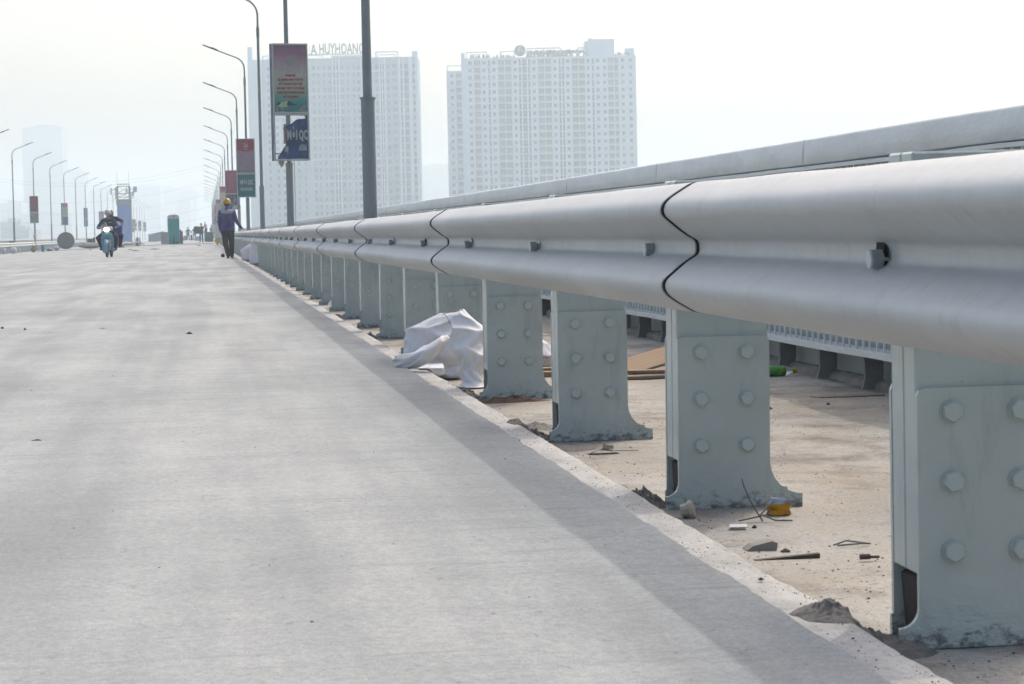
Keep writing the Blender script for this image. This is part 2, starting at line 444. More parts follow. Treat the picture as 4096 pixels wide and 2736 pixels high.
# ================================================================== guardrail beside the camera
Y0 = 3.749; NP = 86
POST_Y = [Y0+2*n for n in range(-1, NP)]
guard = thing('guardrail', 'long grey steel guardrail with bolted posts along right road edge', 'guardrail')
def post_body():
    b = MB(); t = .138
    b.bbox(.001, .239, .012, .076, .125, .845, .004); b.bbox(.001, .239, .079, .012+t, .125, .845, .004)
    return b.mesh('post', M_post)
def bracket(q=.034):
    b = MB(); r = .085; L, Rr = .0, .24
    poly = [(L-q, 0), (Rr+r, 0), (Rr+r, .036)]
    for k in range(7):
        a = math.pi/2*k/6; poly.append((Rr+r-r*math.sin(a), .036+r*(1-math.cos(a))))
    poly += [(Rr, .432), (Rr-.004, .441), (Rr-.013, .445), (L+.013, .445), (L+.004, .441), (L, .432)]
    for k in range(7):
        a = math.pi/2*k/6; poly.append((L-q+q*math.cos(a), .036+q-q*math.sin(a)))
    poly.append((L-q, .036))
    b.prism(poly, 1, 0, .0115)
    me = b.mesh('bracket_plate', M_post); return me
def hexbolt(r=.0185, h=.015, mat=None, name='bolt'):
    b = MB(); pr = []
    vs = []; fs = []
    for (rr, y) in ((r*1.32, 0), (r*1.32, -.003), (r, -.0031), (r, -h*.8), (r*.86, -h)):
        n = 6 if rr <= r else 14
        pr.append((rr, y, n))
    b.lathe([(r*1.14, 0), (r*1.14, -.003)], 14, axis=1)
    b.lathe([(r, -.003), (r, -h*.8), (r*.88, -h)], 6, axis=1)
    return b.mesh(name, mat or M_post)
def core():
    b = MB(); b.bbox(.008, .232, .0125, .1485, -.01, .1245, .012)
    for i, v in enumerate(b.v): q = Vector(v); b.v[i] = (q.x+(.02 if q.x < .1 else -.02)*random.random(), q.y, q.z)
    return b.mesh('rusted_core', M_dark)
M_bolt = mat('bolt_paint', (.50, .565, .535), .34, var=.08, scale=30)
me_brk2 = bracket(.004)
me_body, me_brk, me_bolt, me_core = post_body(), bracket(), hexbolt(mat=M_bolt), core()
# rail bolt pokes out towards the road (-X)
bb = MB(); bb.lathe([(.0165, -.044), (.0185, -.041), (.0185, -.022)], 6, axis=0); bb.lathe([(.011, -.0225), (.011, .02)], 10, axis=0); bb.lathe([(.023, -.012), (.023, -.006)], 14, axis=0)
me_rbolt = bb.mesh('rail_bolt', M_steel)
bb = MB(); vs = []; 
bb.T = Matrix.Diagonal((1, .6, 1, 1)); bb.lathe([(.044, -.0055), (.044, .001)], 18, axis=0); me_slot = bb.mesh('bolt_slot', M_hole)
X0 = 1.187
def rail_drop(y): return .007*max(0., 1-abs(y-3.)/2.2)
post_objs = []
for k, y in enumerate(POST_Y):
    z = rise(y)
    p = link('post', me_body, guard, (X0, y, z)); p.rotation_euler = (random.gauss(0, .004), random.gauss(0, .004), random.gauss(0, .006))
    link('bracket_plate', me_brk, p); 
    if y < 60: link('bracket_plate', me_brk2, p, (0, .1495, 0)); link('rusted_core', me_core, p)
    if y < 62:
        for bx in (.060, .179):
            for bz in (.166, .285, .404):
                o = link('bolt', me_bolt, p, (bx, 0, bz)); o.rotation_euler = (0, random.random()*1.05, 0)
    dx = .012 if abs(y-Y0) < .1 else random.choice((.010, .004, .0))
    o = link('rail_bolt', me_rbolt, p, (1.135-X0+dx, -.012, .670-rail_drop(y)))
    if y < 90: link('bolt_slot', me_slot, o, (-dx-.0015, .016, 0))
    post_objs.append(p)

PROF = [(.004, .1495), (.013, .1465), (.031, .136), (.050, .1245), (.065, .1145), (.0735, .107), (.0795, .099), (.0825, .090), (.082, .081), (.078, .073), (.070, .0655), (.055, .053), (.040, .0405), (.026, .030), (.0185, .0255), (.0125, .0220), (.0075, .0190), (.0035, .0155), (.001, .0105), (0., .005)]
PROF = PROF + [(d, -z) for d, z in reversed(PROF)]
def rail_panel(y0, y1, xb, seed, step, sgn=-1, zf=rise, zc=.678, lean=-.004, wob=1.):
    """one W-beam length; sgn=-1 bulges towards -X"""
    b = MB(); n = max(2, int((y1-y0)/step)); vs = []; fs = []; k = len(PROF)
    for side in (0, 1):
        for i in range(n+1):
            t = i/n; y = y0+(y1-y0)*t
            wx = wob*(.0035*nz(y*.55, seed)+.0015*nz(y*2.1, seed+3)); wz = wob*(.003*nz(y*.45, seed+7)+.0012*nz(y*2.4, seed+9))-rail_drop(y)
            dent = wob*.010*max(0, nz(y*.9, seed+20)-.38)
            off = lean*(1-2*t)
            for j, (d, z) in enumerate(PROF):
                dd = d*(1-(dent*6 if z < 0 else dent*2)) + (.003 if side == 0 else 0)
                zz = z*(1+(.0012/.15 if side == 0 else 0))+(dent*.5 if j < 6 else 0)
                vs.append((xb+wx+sgn*dd+off*(-sgn), y, zc+zf(y)+zz+wz))
    N = (n+1)*k
    for i in range(n):
        for j in range(k-1):
            a = i*k+j; fs.append((a, a+1, a+k+1, a+k)); fs.append((N+a, N+a+k, N+a+k+1, N+a+1))
        for j in (0, k-1):
            a = i*k+j; fs.append((a, a+k, N+a+k, N+a))
    for i in (0, n):
        for j in range(k-1):
            a = i*k+j; fs.append((a, N+a, N+a+1, a+1))
    b.add(vs, fs); return b
JY = [5.225+5.5*k for k in range(-1, 31)]
for k in range(len(JY)-1):
    y0, y1 = JY[k], JY[k+1]
    st = .08 if y0 < 20 else (.25 if y0 < 60 else 1.)
    pan = rail_panel(y0, y1+.12, 1.135, 0., st).obj('rail_panel', M_rail, guard, smooth=35)
    if y0 < 70 and k:
        w = (.004, .008, .005, .009, .003, .008, .010, .010, .004)[k % 9]
        b = MB(); vs = []; fs = []; K = len(PROF)
        for yy in (y0-w, y0+.001):
            wx = .0035*nz(yy*.55, 0)+.0015*nz(yy*2.1, 3); wz = .003*nz(yy*.45, 7)+.0012*nz(yy*2.4, 9)-rail_drop(yy)
            for s in (.0035, -.006):
                for d, z in PROF: vs.append((1.135+wx-d-s, yy, .678+rise(yy)+wz+z*1.007))
        for q in range(K-1):
            fs.append((q, q+1, 2*K+q+1, 2*K+q)); fs.append((K+q, 3*K+q, 3*K+q+1, K+q+1))
            fs.append((q, K+q, K+q+1, q+1)); fs.append((2*K+q, 2*K+q+1, 3*K+q+1, 3*K+q))
        b.add(vs, fs); b.obj('joint_seam', M_seam, pan)

# ================================================================== outer parapet fence
M_fence = mat('fence_grey_paint', (.78, .82, .80), .5, var=.12, scale=4, bump=.5, bscale=30, dirt=(.40, .43, .42), dirt_scale=2.6, dirt_amt=.45, stretch=(1, .6, 2))
M_sheet = mat('fence_sheet_paint', (.40, .45, .45), .55, var=.10, scale=3, bump=.1, dirt=(.28, .31, .31), dirt_amt=.4)
M_stub = mat('fence_post_grey', (.23, .24, .245), .6, var=.2, scale=14, bump=.3, dirt=(.30, .17, .08), dirt_scale=9, dirt_amt=.5)
fence = thing('parapet_fence', 'grey painted parapet fence with wide top rail beyond the walkway', 'fence')
FX = 2.835
# top rail lengths
k = 0; y = 10.66-7.2
while y < 178:
    L = 3.6 if y < 60 else 7.2
    b = MB(); n = max(2, int(L/.3)); vs = []; fs = []
    prof = [(.0, 1.009), (-.006, 1.017), (-.004, 1.06), (0., 1.118), (.006, 1.128), (.016, 1.132), (.15, 1.134), (.16, 1.126), (.16, 1.006), (.02, 1.005)]
    for i in range(n+1):
        yy = y+.011+(L-.022)*i/n; wz = .004*nz(yy*.5, 50)+.002*nz(yy*2, 53)+rise(yy); wx = .004*nz(yy*.6, 57)
        vs += [(FX+x+wx, yy, z+wz) for x, z in prof]
    K = len(prof)
    for i in range(n):
        for j in range(K): fs.append((i*K+j, i*K+(j+1) % K, (i+1)*K+(j+1) % K, (i+1)*K+j))
    fs += [tuple(range(K)), tuple(n*K+j for j in range(K))]
    b.add(vs, fs); b.obj('top_rail', M_fence, fence, smooth=40)
    # narrow rail under it and the bottom rail
    for (z0, z1, x0, x1, nm) in ((.983, 1.000, -.012, .02, 'upper_bar'), (.150, .176, -.03, .09, 'bottom_rail')):
        b = MB(); vs = []; fs = []
        for i in range(n+1):
            yy = y+L*i/n; wz = rise(yy)+.004*nz(yy*1.3, z0*9); 
            vs += [(FX+x0, yy, z0+wz), (FX+x1, yy, z0+wz), (FX+x1, yy, z1+wz), (FX+x0, yy, z1+wz)]
        for i in range(n):
            for j in range(4): fs.append((i*4+j, i*4+(j+1) % 4, i*4+4+(j+1) % 4, i*4+4+j))
        fs += [(0, 1, 2, 3), (n*4, n*4+1, n*4+2, n*4+3)]
        b.add(vs, fs); b.obj(nm, M_fence, fence)
    b = MB(); b.box(FX+.115, FX+.125, y+.004, y+L-.004, -.25, .995); b.obj('backing_sheet', M_sheet, fence, (0, 0, rise(y+L/2)))
    y += L; k += 1
# stub posts
b = MB(); pr = [(0, .155), (.002, .11), (.004, .06), (-.004, .02), (-.012, .0), (.086, .0), (.082, .045), (.086, .075), (.084, .10), (.086, .155)]
b.prism(pr, 1, -.012, .012); me_stub = b.mesh('fence_post', M_stub)
for k in range(-8, 62):
    y = 9.745+.752*k
    if y > 50: break
    o = link('fence_post', me_stub, fence, (FX+.012, y, rise(y))); o.rotation_euler = (0, random.gauss(0, .02), random.gauss(0, .05))
# fins: the 300 largest as parts, the rest joined
b = MB(); b.box(-.004, .004, -.006, .006, .174, .984); me_fin = b.mesh('fin', M_fence)
rest = MB(); cnt = 0; y = 5.0
while y < 120:
    if y < 36.5: link('fin', me_fin, fence, (FX+.004+random.gauss(0, .001), y, rise(y))); cnt += 1
    else: rest.box(FX, FX+.006, y-.006, y+.006, .174+rise(y), .963+rise(y))
    y += .105
stuff(rest.obj('fins', M_fence, fence))
# broken concrete kerb at the foot of the sheet
b = MB(); vs = []; fs = []; ys = [2+.06*i for i in range(500)]
for y in ys:
    h = .040+.012*nz(y*3, 70)+.010*nz(y*11, 72); w = .012+.02*nz(y*4, 75)
    z = rise(y)
    vs += [(FX+.06-w, y, z-.02), (FX+.07-w*.6, y, z+h*.7), (FX+.085, y, z+h), (FX+.114, y, z+h)]
for i in range(len(ys)-1):
    for j in range(3): fs.append((i*4+j, i*4+j+1, i*4+5+j, i*4+4+j))
b.add(vs, fs); tag(b.obj('broken_kerb', M_conc), 'low crumbling concrete kerb at foot of the grey parapet fence', 'kerb')

# ================================================================== street lamps
M_pole = mat('lamp_pole_grey', (.27, .30, .31), .5, var=.12, scale=5, bump=.1, dirt=(.19, .17, .15), dirt_scale=7, dirt_amt=.35)
M_head = mat('lamp_head_dark', (.10, .11, .12), .5)
M_lens = mat('lamp_lens', (.55, .57, .58), .3)
RLY = [25.75+23.9*i for i in range(22)]
LLY = [167+23*i for i in range(20)]
def lamp_meshes(side):
    """side=-1: arm reaches to -X"""
    d = {}
    b = MB(); b.lathe([(.15, 0), (.15, .02), (.09, .021), (.083, .12), (.079, .5), (.077, 2.20), (.078, 2.225)], 20)
    b.lathe([(.088, 2.222), (.090, 2.235), (.088, 2.248), (.052, 2.25)], 20); d['lower_pole'] = b.mesh('lower_pole', M_pole, 40)
    b = MB(); b.lathe([(.0525, 2.2), (.050, 3.2), (.046, 5.2), (.042, 6.96)], 16); d['upper_pole'] = b.mesh('upper_pole', M_pole, 40)
    b = MB(); b.lathe([(.042, 6.94), (.052, 6.98), (.053, 7.26), (.036, 7.31)], 14); d['joint_sleeve'] = b.mesh('joint_sleeve', M_pole, 40)
    pts = [(0, 0, 7.25), (0, 0, 7.66)]
    for k in range(1, 9):
        a = R(68)*k/8; pts.append((side*.52*(1-math.cos(a)), 0, 7.66+.52*math.sin(a)))
    x, _, z = pts[-1]; pts += [(x+side*.35, 0, z+.135), (side*1.10, 0, z+.135+(1.10-abs(x)-.35)*.385)]
    b = MB(); b.tube(pts, [.034]*4+[.031]*5+[.028]*3, 10); d['arm'] = b.mesh('arm', M_pole, 60)
    e = Vector(pts[-1]); dr = Vector((side, 0, .40)).normalized()
    b = MB(); b.T = Matrix.Translation(e) @ dr.to_track_quat('X', 'Z').to_matrix().to_4x4()
    b.prism([(-.06, -.035), (.0, -.075), (.30, -.095), (.62, -.06), (.66, 0), (.62, .06), (.30, .095), (0, .075), (-.06, .035)], 2, -.018, .026)
    b.box(.02, .28, -.05, .05, .026, .05); d['lamp_head'] = b.mesh('lamp_head', M_head)
    b = MB(); b.T = Matrix.Translation(e) @ dr.to_track_quat('X', 'Z').to_matrix().to_4x4(); b.box(.22, .56, -.055, .055, -.026, -.018); d['lens'] = b.mesh('lens', M_lens)
    return d
def lamp(meshes, x, y, z, label, group, rz=0.):
    t = thing('street_lamp', label, 'street lamp', (x, y, z), rz, group)
    for n in ('lower_pole', 'upper_pole', 'joint_sleeve', 'arm'): link(n, meshes[n], t)
    h = link('lamp_head', meshes['lamp_head'], t); link('lens', meshes['lens'], h)
    return t
LMR, LML = lamp_meshes(-1), lamp_meshes(1)
for i, y in enumerate(RLY):
    lamp(LMR, 1.85, y, rise(y)-.005, f'grey curved-arm street lamp behind right guardrail, {ORD[i]} from the camera', 'street lamps along the right guardrail', random.gauss(0, .02))
for i, y in enumerate(LLY):
    lamp(LML, -15.25, y, deckz(-14.5, y)+.19, f'grey curved-arm street lamp on far left side of bridge, {ORD[i]} from left', 'street lamps along the left side of the bridge', random.gauss(0, .02))
b = MB(); b.tube([(0, 0, 0), (.002, 0, 1.2), (-.004, 0, 2.4)], .006, 6)
tag(b.obj('cable', M_head, None, (1.97, 49.9, rise(50))), 'thin black cable hanging beside the lamp pole under the torn sign', 'cable')

# ================================================================== advertising boards on the poles
M_frame = mat('sign_frame', (.50, .51, .48), .5, var=.1)
M_blue = mat('sign_side_blue', (.03, .055, .18), .5)
M_print = {}
M_print['sail'] = gradient('print_sail', [(0., (.02, .16, .155)), (.13, (.03, .22, .20)), (.33, (.27, .33, .25)), (.55, (.36, .35, .31)), (.72, (.33, .27, .28)), (.86, (.29, .15, .20)), (1., (.22, .13, .19))], -.7, .7)
M_print['pink'] = gradient('print_pink', [(0., (.24, .21, .22)), (.5, (.27, .19, .23)), (1., (.28, .19, .24))], -.7, .7)
M_print['red'] = gradient('print_red', [(0., (.27, .055, .09)), (1., (.30, .07, .11))], -.7, .7)
M_print['cream'] = gradient('print_cream', [(0., (.45, .38, .27)), (.62, (.52, .44, .31)), (.72, (.42, .09, .08)), (1., (.36, .06, .07))], -.7, .7)
M_print['beige'] = gradient('print_beige', [(0., (.28, .26, .24)), (.70, (.30, .28, .26)), (.74, (.30, .07, .10)), (1., (.27, .06, .09))], -.7, .7)
M_print['navy'] = mat('print_navy', (.045, .085, .20), .5, var=.5, scale=5)
M_print['teal'] = mat('print_teal', (.012, .17, .18), .5, var=.15, scale=4)
M_print['sea'] = mat('print_sea', (.04, .085, .15), .5, var=.6, scale=4.5)
M_print['maroon'] = mat('print_maroon', (.20, .06, .055), .55, var=.25, scale=4)
M_print['grey'] = mat('print_faded', (.22, .24, .24), .6, var=.3, scale=5)
M_ink_red = mat('ink_red', (.33, .045, .06), .55, var=.1)
M_ink_pale = mat('ink_pale', (.45, .47, .45), .55, var=.15, scale=30)
M_ink_pink = mat('ink_pink', (.40, .20, .23), .55)
M_cream = mat('ink_cream', (.45, .48, .33), .55, var=.15, scale=20)
M_rock = mat('ink_rock', (.30, .27, .24), .6, var=.5, scale=30)
M_deepg = mat('ink_deep_green', (.02, .06, .06), .6)
M_orange = mat('ink_orange', (.55, .28, .20), .6)
M_rag = mat('torn_vinyl_back', (.33, .30, .27), .8, var=.4, scale=30, bump=.4)
SW, Z1, Z0, ZM = .385, 4.73, 2.27, 3.262       # half width, top, bottom, divider
def ring(b, x0, x1, z0, z1, w, y0, y1):
    b.box(x0, x0+w, y0, y1, z0, z1); b.box(x1-w, x1, y0, y1, z0, z1); b.box(x0+w, x1-w, y0, y1, z0, z0+w); b.box(x0+w, x1-w, y0, y1, z1-w, z1)
def poly_print(name, pts, mat_, parent, y, t=.002):
    b = MB(); b.prism(pts, 1, y-t, y); return b.obj(name, mat_, parent)
def board(x, y, zb, rz, up, low, label, group, depth=.20, name='advertising_board'):
    t = thing(name, label, 'sign', (x, y, zb), rz, group)
    yf = -depth/2
    for (z0, z1, n) in ((ZM+.004, Z1, 'upper_frame'), (Z0, ZM-.004, 'lower_frame')):
        b = MB(); ring(b, -SW, SW, z0, z1, .03, yf-.012, yf+.02); ring(b, -SW, SW, z0, z1, .03, -yf-.02, -yf+.012)
        b.obj(n, M_frame, t)
    b = MB()
    for s in (-1, 1):
        b.box(s*SW-.004, s*SW+.004, yf+.0205, -yf-.0205, Z0+.002, Z1-.002)
    b.obj('side_panel', M_blue, t)
    b = MB()
    for z in (Z0+.15, ZM, Z1-.15): b.box(-.10, .10, -.075, .075, z-.02, z+.02); b.box(-SW+.006, SW-.006, -.012, .012, z-.012, z+.012)
    b.obj('bracket', M_pole, t)
    out = {}
    if up:
        b = MB(); b.box(-SW+.0305, SW-.0305, yf-.002, yf+.004, -(Z1-ZM)/2+.032, (Z1-ZM)/2-.034)
        out['up'] = b.obj('upper_print', M_print[up], t, (0, 0, (Z1+ZM)/2))
    if low:
        b = MB(); b.box(-SW+.0305, SW-.0305, yf-.002, yf+.004, Z0+.031, ZM-.036)
        out['low'] = b.obj('lower_print', M_print[low], t)
    out['yf'] = yf-.0025; return t, out
def emblem(t, y, cx, cz, s, m):
    """crossed hammer and sickle"""
    b = MB(); n = 16; inner = []; outer = []
    for k in range(n+1):
        a = R(-150)+R(245)*k/n; w = .20*math.sin(math.pi*min(1, (k+1)/(n*.9)))*(1-.5*k/n)+.02
        outer.append((cx+s*.55*math.cos(a), cz+s*.55*math.sin(a))); inner.append((cx+s*(.55-w)*math.cos(a), cz+s*(.55-w)*math.sin(a)))
    for k in range(n):
        b.prism([outer[k], outer[k+1], inner[k+1], inner[k]], 1, y-.002, y)
    b.prism([(cx-s*.5, cz-s*.62), (cx-s*.4, cz-s*.68), (cx-s*.26, cz-s*.42), (cx-s*.36, cz-s*.34)], 1, y-.002, y)
    b.prism([(cx+s*.55, cz-s*.62), (cx+s*.64, cz-s*.54), (cx-s*.18, cz+s*.30), (cx-s*.27, cz+s*.22)], 1, y-.0035, y-.0021)
    b.prism([(cx-s*.46, cz+s*.18), (cx-s*.24, cz+s*.42), (cx-s*.02, cz+s*.34), (cx-s*.16, cz+s*.20), (cx-s*.22, cz+s*.04)], 1, y-.005, y-.0036)
    return b.obj('emblem', m, t)
G = 'advertising boards on the right lamp posts'
# --- near board, lower sheet torn
t, o = board(1.862, 48.9, rise(49.7), R(12), 'sail', None, 'lamp post board with mauve to green poster above a torn dark blue sheet', G, .22)
y = o['yf']; zc = (Z1+ZM)/2
for k, (s, sz) in enumerate((('ĐẢNG BỘ', .062), ('VÀ NHÂN DÂN THỦ ĐÔ', .062), ('ĐẨY MẠNH "HỌC TẬP', .062), ('VÀ LÀM THEO TƯ TƯỞNG', .062), ('ĐẠO ĐỨC, PHONG CÁCH', .062), ('HỒ CHÍ MINH"', .062))):
    lettering(s, sz, M_ink_red, t, (0, y-.001, 4.055-k*.089), .0035, .80)
b = MB(); b.T = Matrix.Translation((0.005, y, 4.37)) @ Matrix.Rotation(R(90), 4, 'X'); b.lathe([(.112, 0), (.112, .0012)], 28); b.obj('emblem', mat('ink_moon', (.315, .30, .27), .6), t)
poly_print('sail', [(-.33, 3.41), (-.26, 3.43), (-.20, 3.51), (-.16, 3.51), (-.155, 3.40), (-.14, 3.515), (-.07, 3.525), (-.085, 3.46), (-.06, 3.40), (-.20, 3.40)], M_cream, t, y)
poly_print('hill', [(-.10, 3.42), (-.06, 3.52), (.0, 3.50), (.06, 3.46), (.16, 3.445), (.05, 3.43)], M_deepg, t, y)
poly_print('hill', [(-.31, 3.44), (-.27, 3.50), (-.22, 3.51), (-.25, 3.445)], M_deepg, t, y)
random.seed(11)
for k in range(16):
    cx = -.33+random.random()*.24; cz = 3.30+random.random()*.10
    poly_print('rock', [(cx-.02, cz), (cx-.005, cz+.016), (cx+.016, cz+.012), (cx+.022, cz-.006), (cx, cz-.01)], M_rock, t, y-.0005*k/16)
poly_print('rock', [(.12, 3.302), (.16, 3.34), (.20, 3.35), (.22, 3.40), (.27, 3.42), (.30, 3.44), (.34, 3.425), (.31, 3.38), (.25, 3.36), (.26, 3.33), (.31, 3.34), (.345, 3.302)], M_rock, t, y)
# torn sheet as a sagging cloth
def torn_sheet(t, y):
    N, K = 26, 30; vs = []; fs = []
    top = lambda u: 3.185-.19*(1-u)**1.4-.02*math.sin(u*9)
    for j in range(K+1):
        v = j/K
        zl = Z0+.035+v*(ZM-Z0-.07)
        xl = (-.30 if v < .05 else -.30+.19*min(1, (v-.05)/.30)) if v < .35 else -.11+.015*math.sin(v*60)
        for i in range(N+1):
            u = i/N; x = xl+(SW-.032-xl)*u
            z = min(zl, top(u)) - .012*(1-u)*math.sin(v*7)
            yy = y + .02*math.sin(v*8+u*3)*(1-u) + .012*nz(x*6, z*5, 1.) + (.03*(1-u)**2)
            vs.append((x, yy, z))
    for j in range(K):
        for i in range(N): a = j*(N+1)+i; fs.append((a, a+1, a+N+2, a+N+1))
    b = MB(); b.add(vs, fs); return b.obj('torn_sheet', M_print['navy'], t, smooth=True)
ts = torn_sheet(t, y+.01)
lettering('MỜI QC', .27, M_ink_pale, t, (.115, y-.03, 2.80), .012, .46)
lettering('.6556', .165, M_ink_pale, t, (.225, y-.02, 2.535), .006, .50)
lettering('09', .165, M_ink_pale, t, (-.12, y-.02, 2.50), .006, .45)
b = MB(); random.seed(5)
for k in range(26):
    z = 2.62+k*.016; x = -.14+.02*nz(k*.9)
    b.add([(x-.03-.02*random.random(), y+random.random()*.03, z), (x+.03, y-.01, z+.012*random.random()), (x+.02, y+.02, z+.03), (x-.02, y+.03*random.random(), z+.024)], [(0, 1, 2, 3)])
b.obj('frayed_edge', M_rag, t)
b = MB(); b.prism([(-.31, 2.265), (-.17, 2.268), (-.19, 2.18), (-.24, 2.12), (-.29, 2.20)], 1, y-.004, y); b.obj('hanging_rag', M_rag, t)
# --- second board: pink poster, teal sheet with a phone number
Yb = RLY[3]
t, o = board(1.80, Yb-.35, rise(Yb), R(2), 'pink', 'teal', 'lamp post board with red crest poster above a teal sheet with phone number', G)
y = o['yf']
poly_print('red_field', [(-SW+.031, Z1-.034)]+[(-SW+.031+(2*SW-.062)*k/10, 4.255-.06*math.sin(math.pi*k/10)) for k in range(11)]+[(SW-.031, Z1-.034)], M_print['maroon'] if False else M_ink_red, t, y+.0005)
emblem(t, y-.002, 0, 4.47, .17, M_ink_pale)
lettering('3-2', .10, M_ink_pale, t, (0, y-.003, 4.29), .003, .9)
for k in range(14):
    cx = -.33+.66*random.random(); cz = 3.32+.10*random.random(); poly_print('rock', [(cx-.035, cz), (cx, cz+.014), (cx+.035, cz), (cx, cz-.012)], M_deepg, t, y-.0004*k/14)
poly_print('torch', [(-.19, 3.45), (-.155, 3.56), (-.12, 3.46)], M_orange, t, y)
lettering('MỜI QC', .27, M_ink_pale, t, (.02, y-.001, 2.90), .012, .56)
lettering('090.195.6556', .165, M_ink_pale, t, (.0, y-.001, 2.615), .008, .57)
poly_print('scraped_patch', [(-.29, 2.60), (-.24, 2.66), (-.18, 2.63), (-.14, 2.57), (-.2, 2.55), (-.27, 2.555)], M_rock, t, y-.006)
# --- third board: red poster, blue picture
Yb = RLY[5]
t, o = board(1.76, Yb-.35, rise(Yb), R(2), 'red', 'sea', 'lamp post board with plain dark red poster above a blue picture sheet', G)
y = o['yf']; emblem(t, y-.001, 0, 4.45, .13, M_ink_pink)
random.seed(3)
for k in range(12):
    w = .10+.13*random.random(); z = 4.25-k*.063
    poly_print('faded_line', [(-w, z), (w, z), (w, z+.018), (-w, z+.018)], M_ink_pink, t, y)
poly_print('white_shape', [(.10, 2.75), (.13, 3.00), (.17, 3.12), (.20, 3.00), (.27, 2.95), (.24, 2.78), (.16, 2.70)], M_print['grey'], t, y)
poly_print('white_shape', [(.0, 2.34), (.05, 2.46), (.16, 2.55), (.30, 2.54), (.35, 2.42), (.30, 2.32)], M_ink_pale, t, y)
far = [(7, 'cream', 'grey', 'cream'), (10, 'beige', 'grey', 'red-topped beige'), (12, 'red', 'navy', 'dull red'), (14, 'pink', 'sea', 'faded pink'), (16, 'red', 'grey', 'tiny red')]
for i, u, lo, nm in far:
    Yb = RLY[i]
    board(1.78, Yb-.35, rise(Yb), R(2), u, lo, f'far lamp post board with {nm} poster, on the {ORD[i]} right lamp post', G)
GL = 'advertising boards on the left lamp posts'
for i, u, lo, rz, nm in ((2, 'maroon', 'grey', 10, 'maroon poster above a faded picture sheet'), (4, 'beige', 'navy', 42, 'beige face turned half aside, blue edge showing'), (6, 'navy', 'navy', 68, 'blue edge turned towards the road'), (8, 'pink', 'grey', 5, 'pale pink poster, half behind the motorbike riders'),
                         (14, 'red', 'grey', 3, 'small red poster just right of the blue tower'), (15, 'maroon', 'grey', 3, 'dull maroon poster, second right of the blue tower'), (17, 'navy', 'grey', 3, 'dark blue poster, third right of the blue tower'), (19, 'sea', 'grey', 3, 'pale blue poster, rightmost of the left row')):
    Yb = LLY[i]
    board(-15.25, Yb-.35, deckz(-14.5, Yb)+.2, R(rz), u if u in M_print else 'red', lo, f'left lamp post board with {nm}', GL)

# ================================================================== towers in the haze
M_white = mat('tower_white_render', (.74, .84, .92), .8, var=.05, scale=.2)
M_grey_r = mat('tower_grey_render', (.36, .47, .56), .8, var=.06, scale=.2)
M_glass = mat('tower_glass', (.025, .045, .07), .25, var=.25, scale=.3)
M_glass2 = mat('tower_curtained_glass', (.08, .11, .14), .4, var=.25, scale=.3)
M_balc = mat('tower_balcony', (.30, .35, .40), .6, var=.2, scale=.4)
M_sign_steel = mat('roof_letters', (.19, .23, .28), .6)
M_dkgreen = mat('roof_green', (.06, .14, .14), .6, var=.3)
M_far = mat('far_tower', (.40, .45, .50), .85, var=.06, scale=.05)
D1 = 985.
FH = Vector((math.sin(YAW), math.cos(YAW), 0)); RH = Vector((math.cos(YAW), -math.sin(YAW), 0)); BASE = -30.
def uv(x, y, D=D1):
    r = ray(x, y); t = D/(r.dot(FH)); return t*r.dot(RH), EYE.z+t*r.z
def tower_root(name, label, cat, u, D=D1):
    return thing(name, label, cat, tuple(FH*D+RH*u+Vector((0, 0, BASE))), -YAW)
def win_mesh(w, h, kind):
    """reveal frame standing proud, glass set inside it"""
    b = MB(); fr = .03
    b.mi = 0; ring(b, -w/2, w/2, -h/2, h/2, fr, -.12, .0)
    b.mi = 1; b.box(-w/2+fr*1.01, w/2-fr*1.01, -.05, .0, -h/2+fr*1.01, h/2-fr*1.01)
    if kind == 'balcony':
        b.mi = 0; b.box(-w/2, w/2, -.55, -.165, -h/2-.12, -h/2+.06)
        b.mi = 2; b.box(-w/2+.02, w/2-.02, -.55, -.50, -h/2+.062, -h/2+.75)
    return b
class Tower:
    def __init__(self, root, u0): self.root = root; self.u0 = u0; self.cache = {}; self.cells = []
    def cell(self, u, v, w, h, kind, shade): self.cells.append((u, v, w, h, kind, shade))
    def build(self, limit=300):
        cs = sorted(self.cells, key=lambda c: -c[1]); rest = MB()
        for k, (u, v, w, h, kind, sh) in enumerate(cs):
            if k < limit:
                key = (round(w, 1), round(h, 1), kind, sh)
                if key not in self.cache: self.cache[key] = win_mesh(w, h, kind).mesh('window', [M_white, M_glass2 if sh else M_glass, M_balc])
                link('window', self.cache[key], self.root, (u-self.u0, -.02, v-BASE))
            else:
                m = win_mesh(w, h, kind); m.T = None
                off = len(rest.v); rest.v += [(x+u-self.u0, y-.02, z+v-BASE) for x, y, z in m.v]; rest.f += [tuple(i+off for i in f) for f in m.f]; rest.m += m.m
        if rest.v: stuff(rest.obj('windows', [M_white, M_glass, M_balc], self.root))
S2 = .4464; rnd = random.Random(4)
def c2(x, y): return (700+x*S2, y*S2)
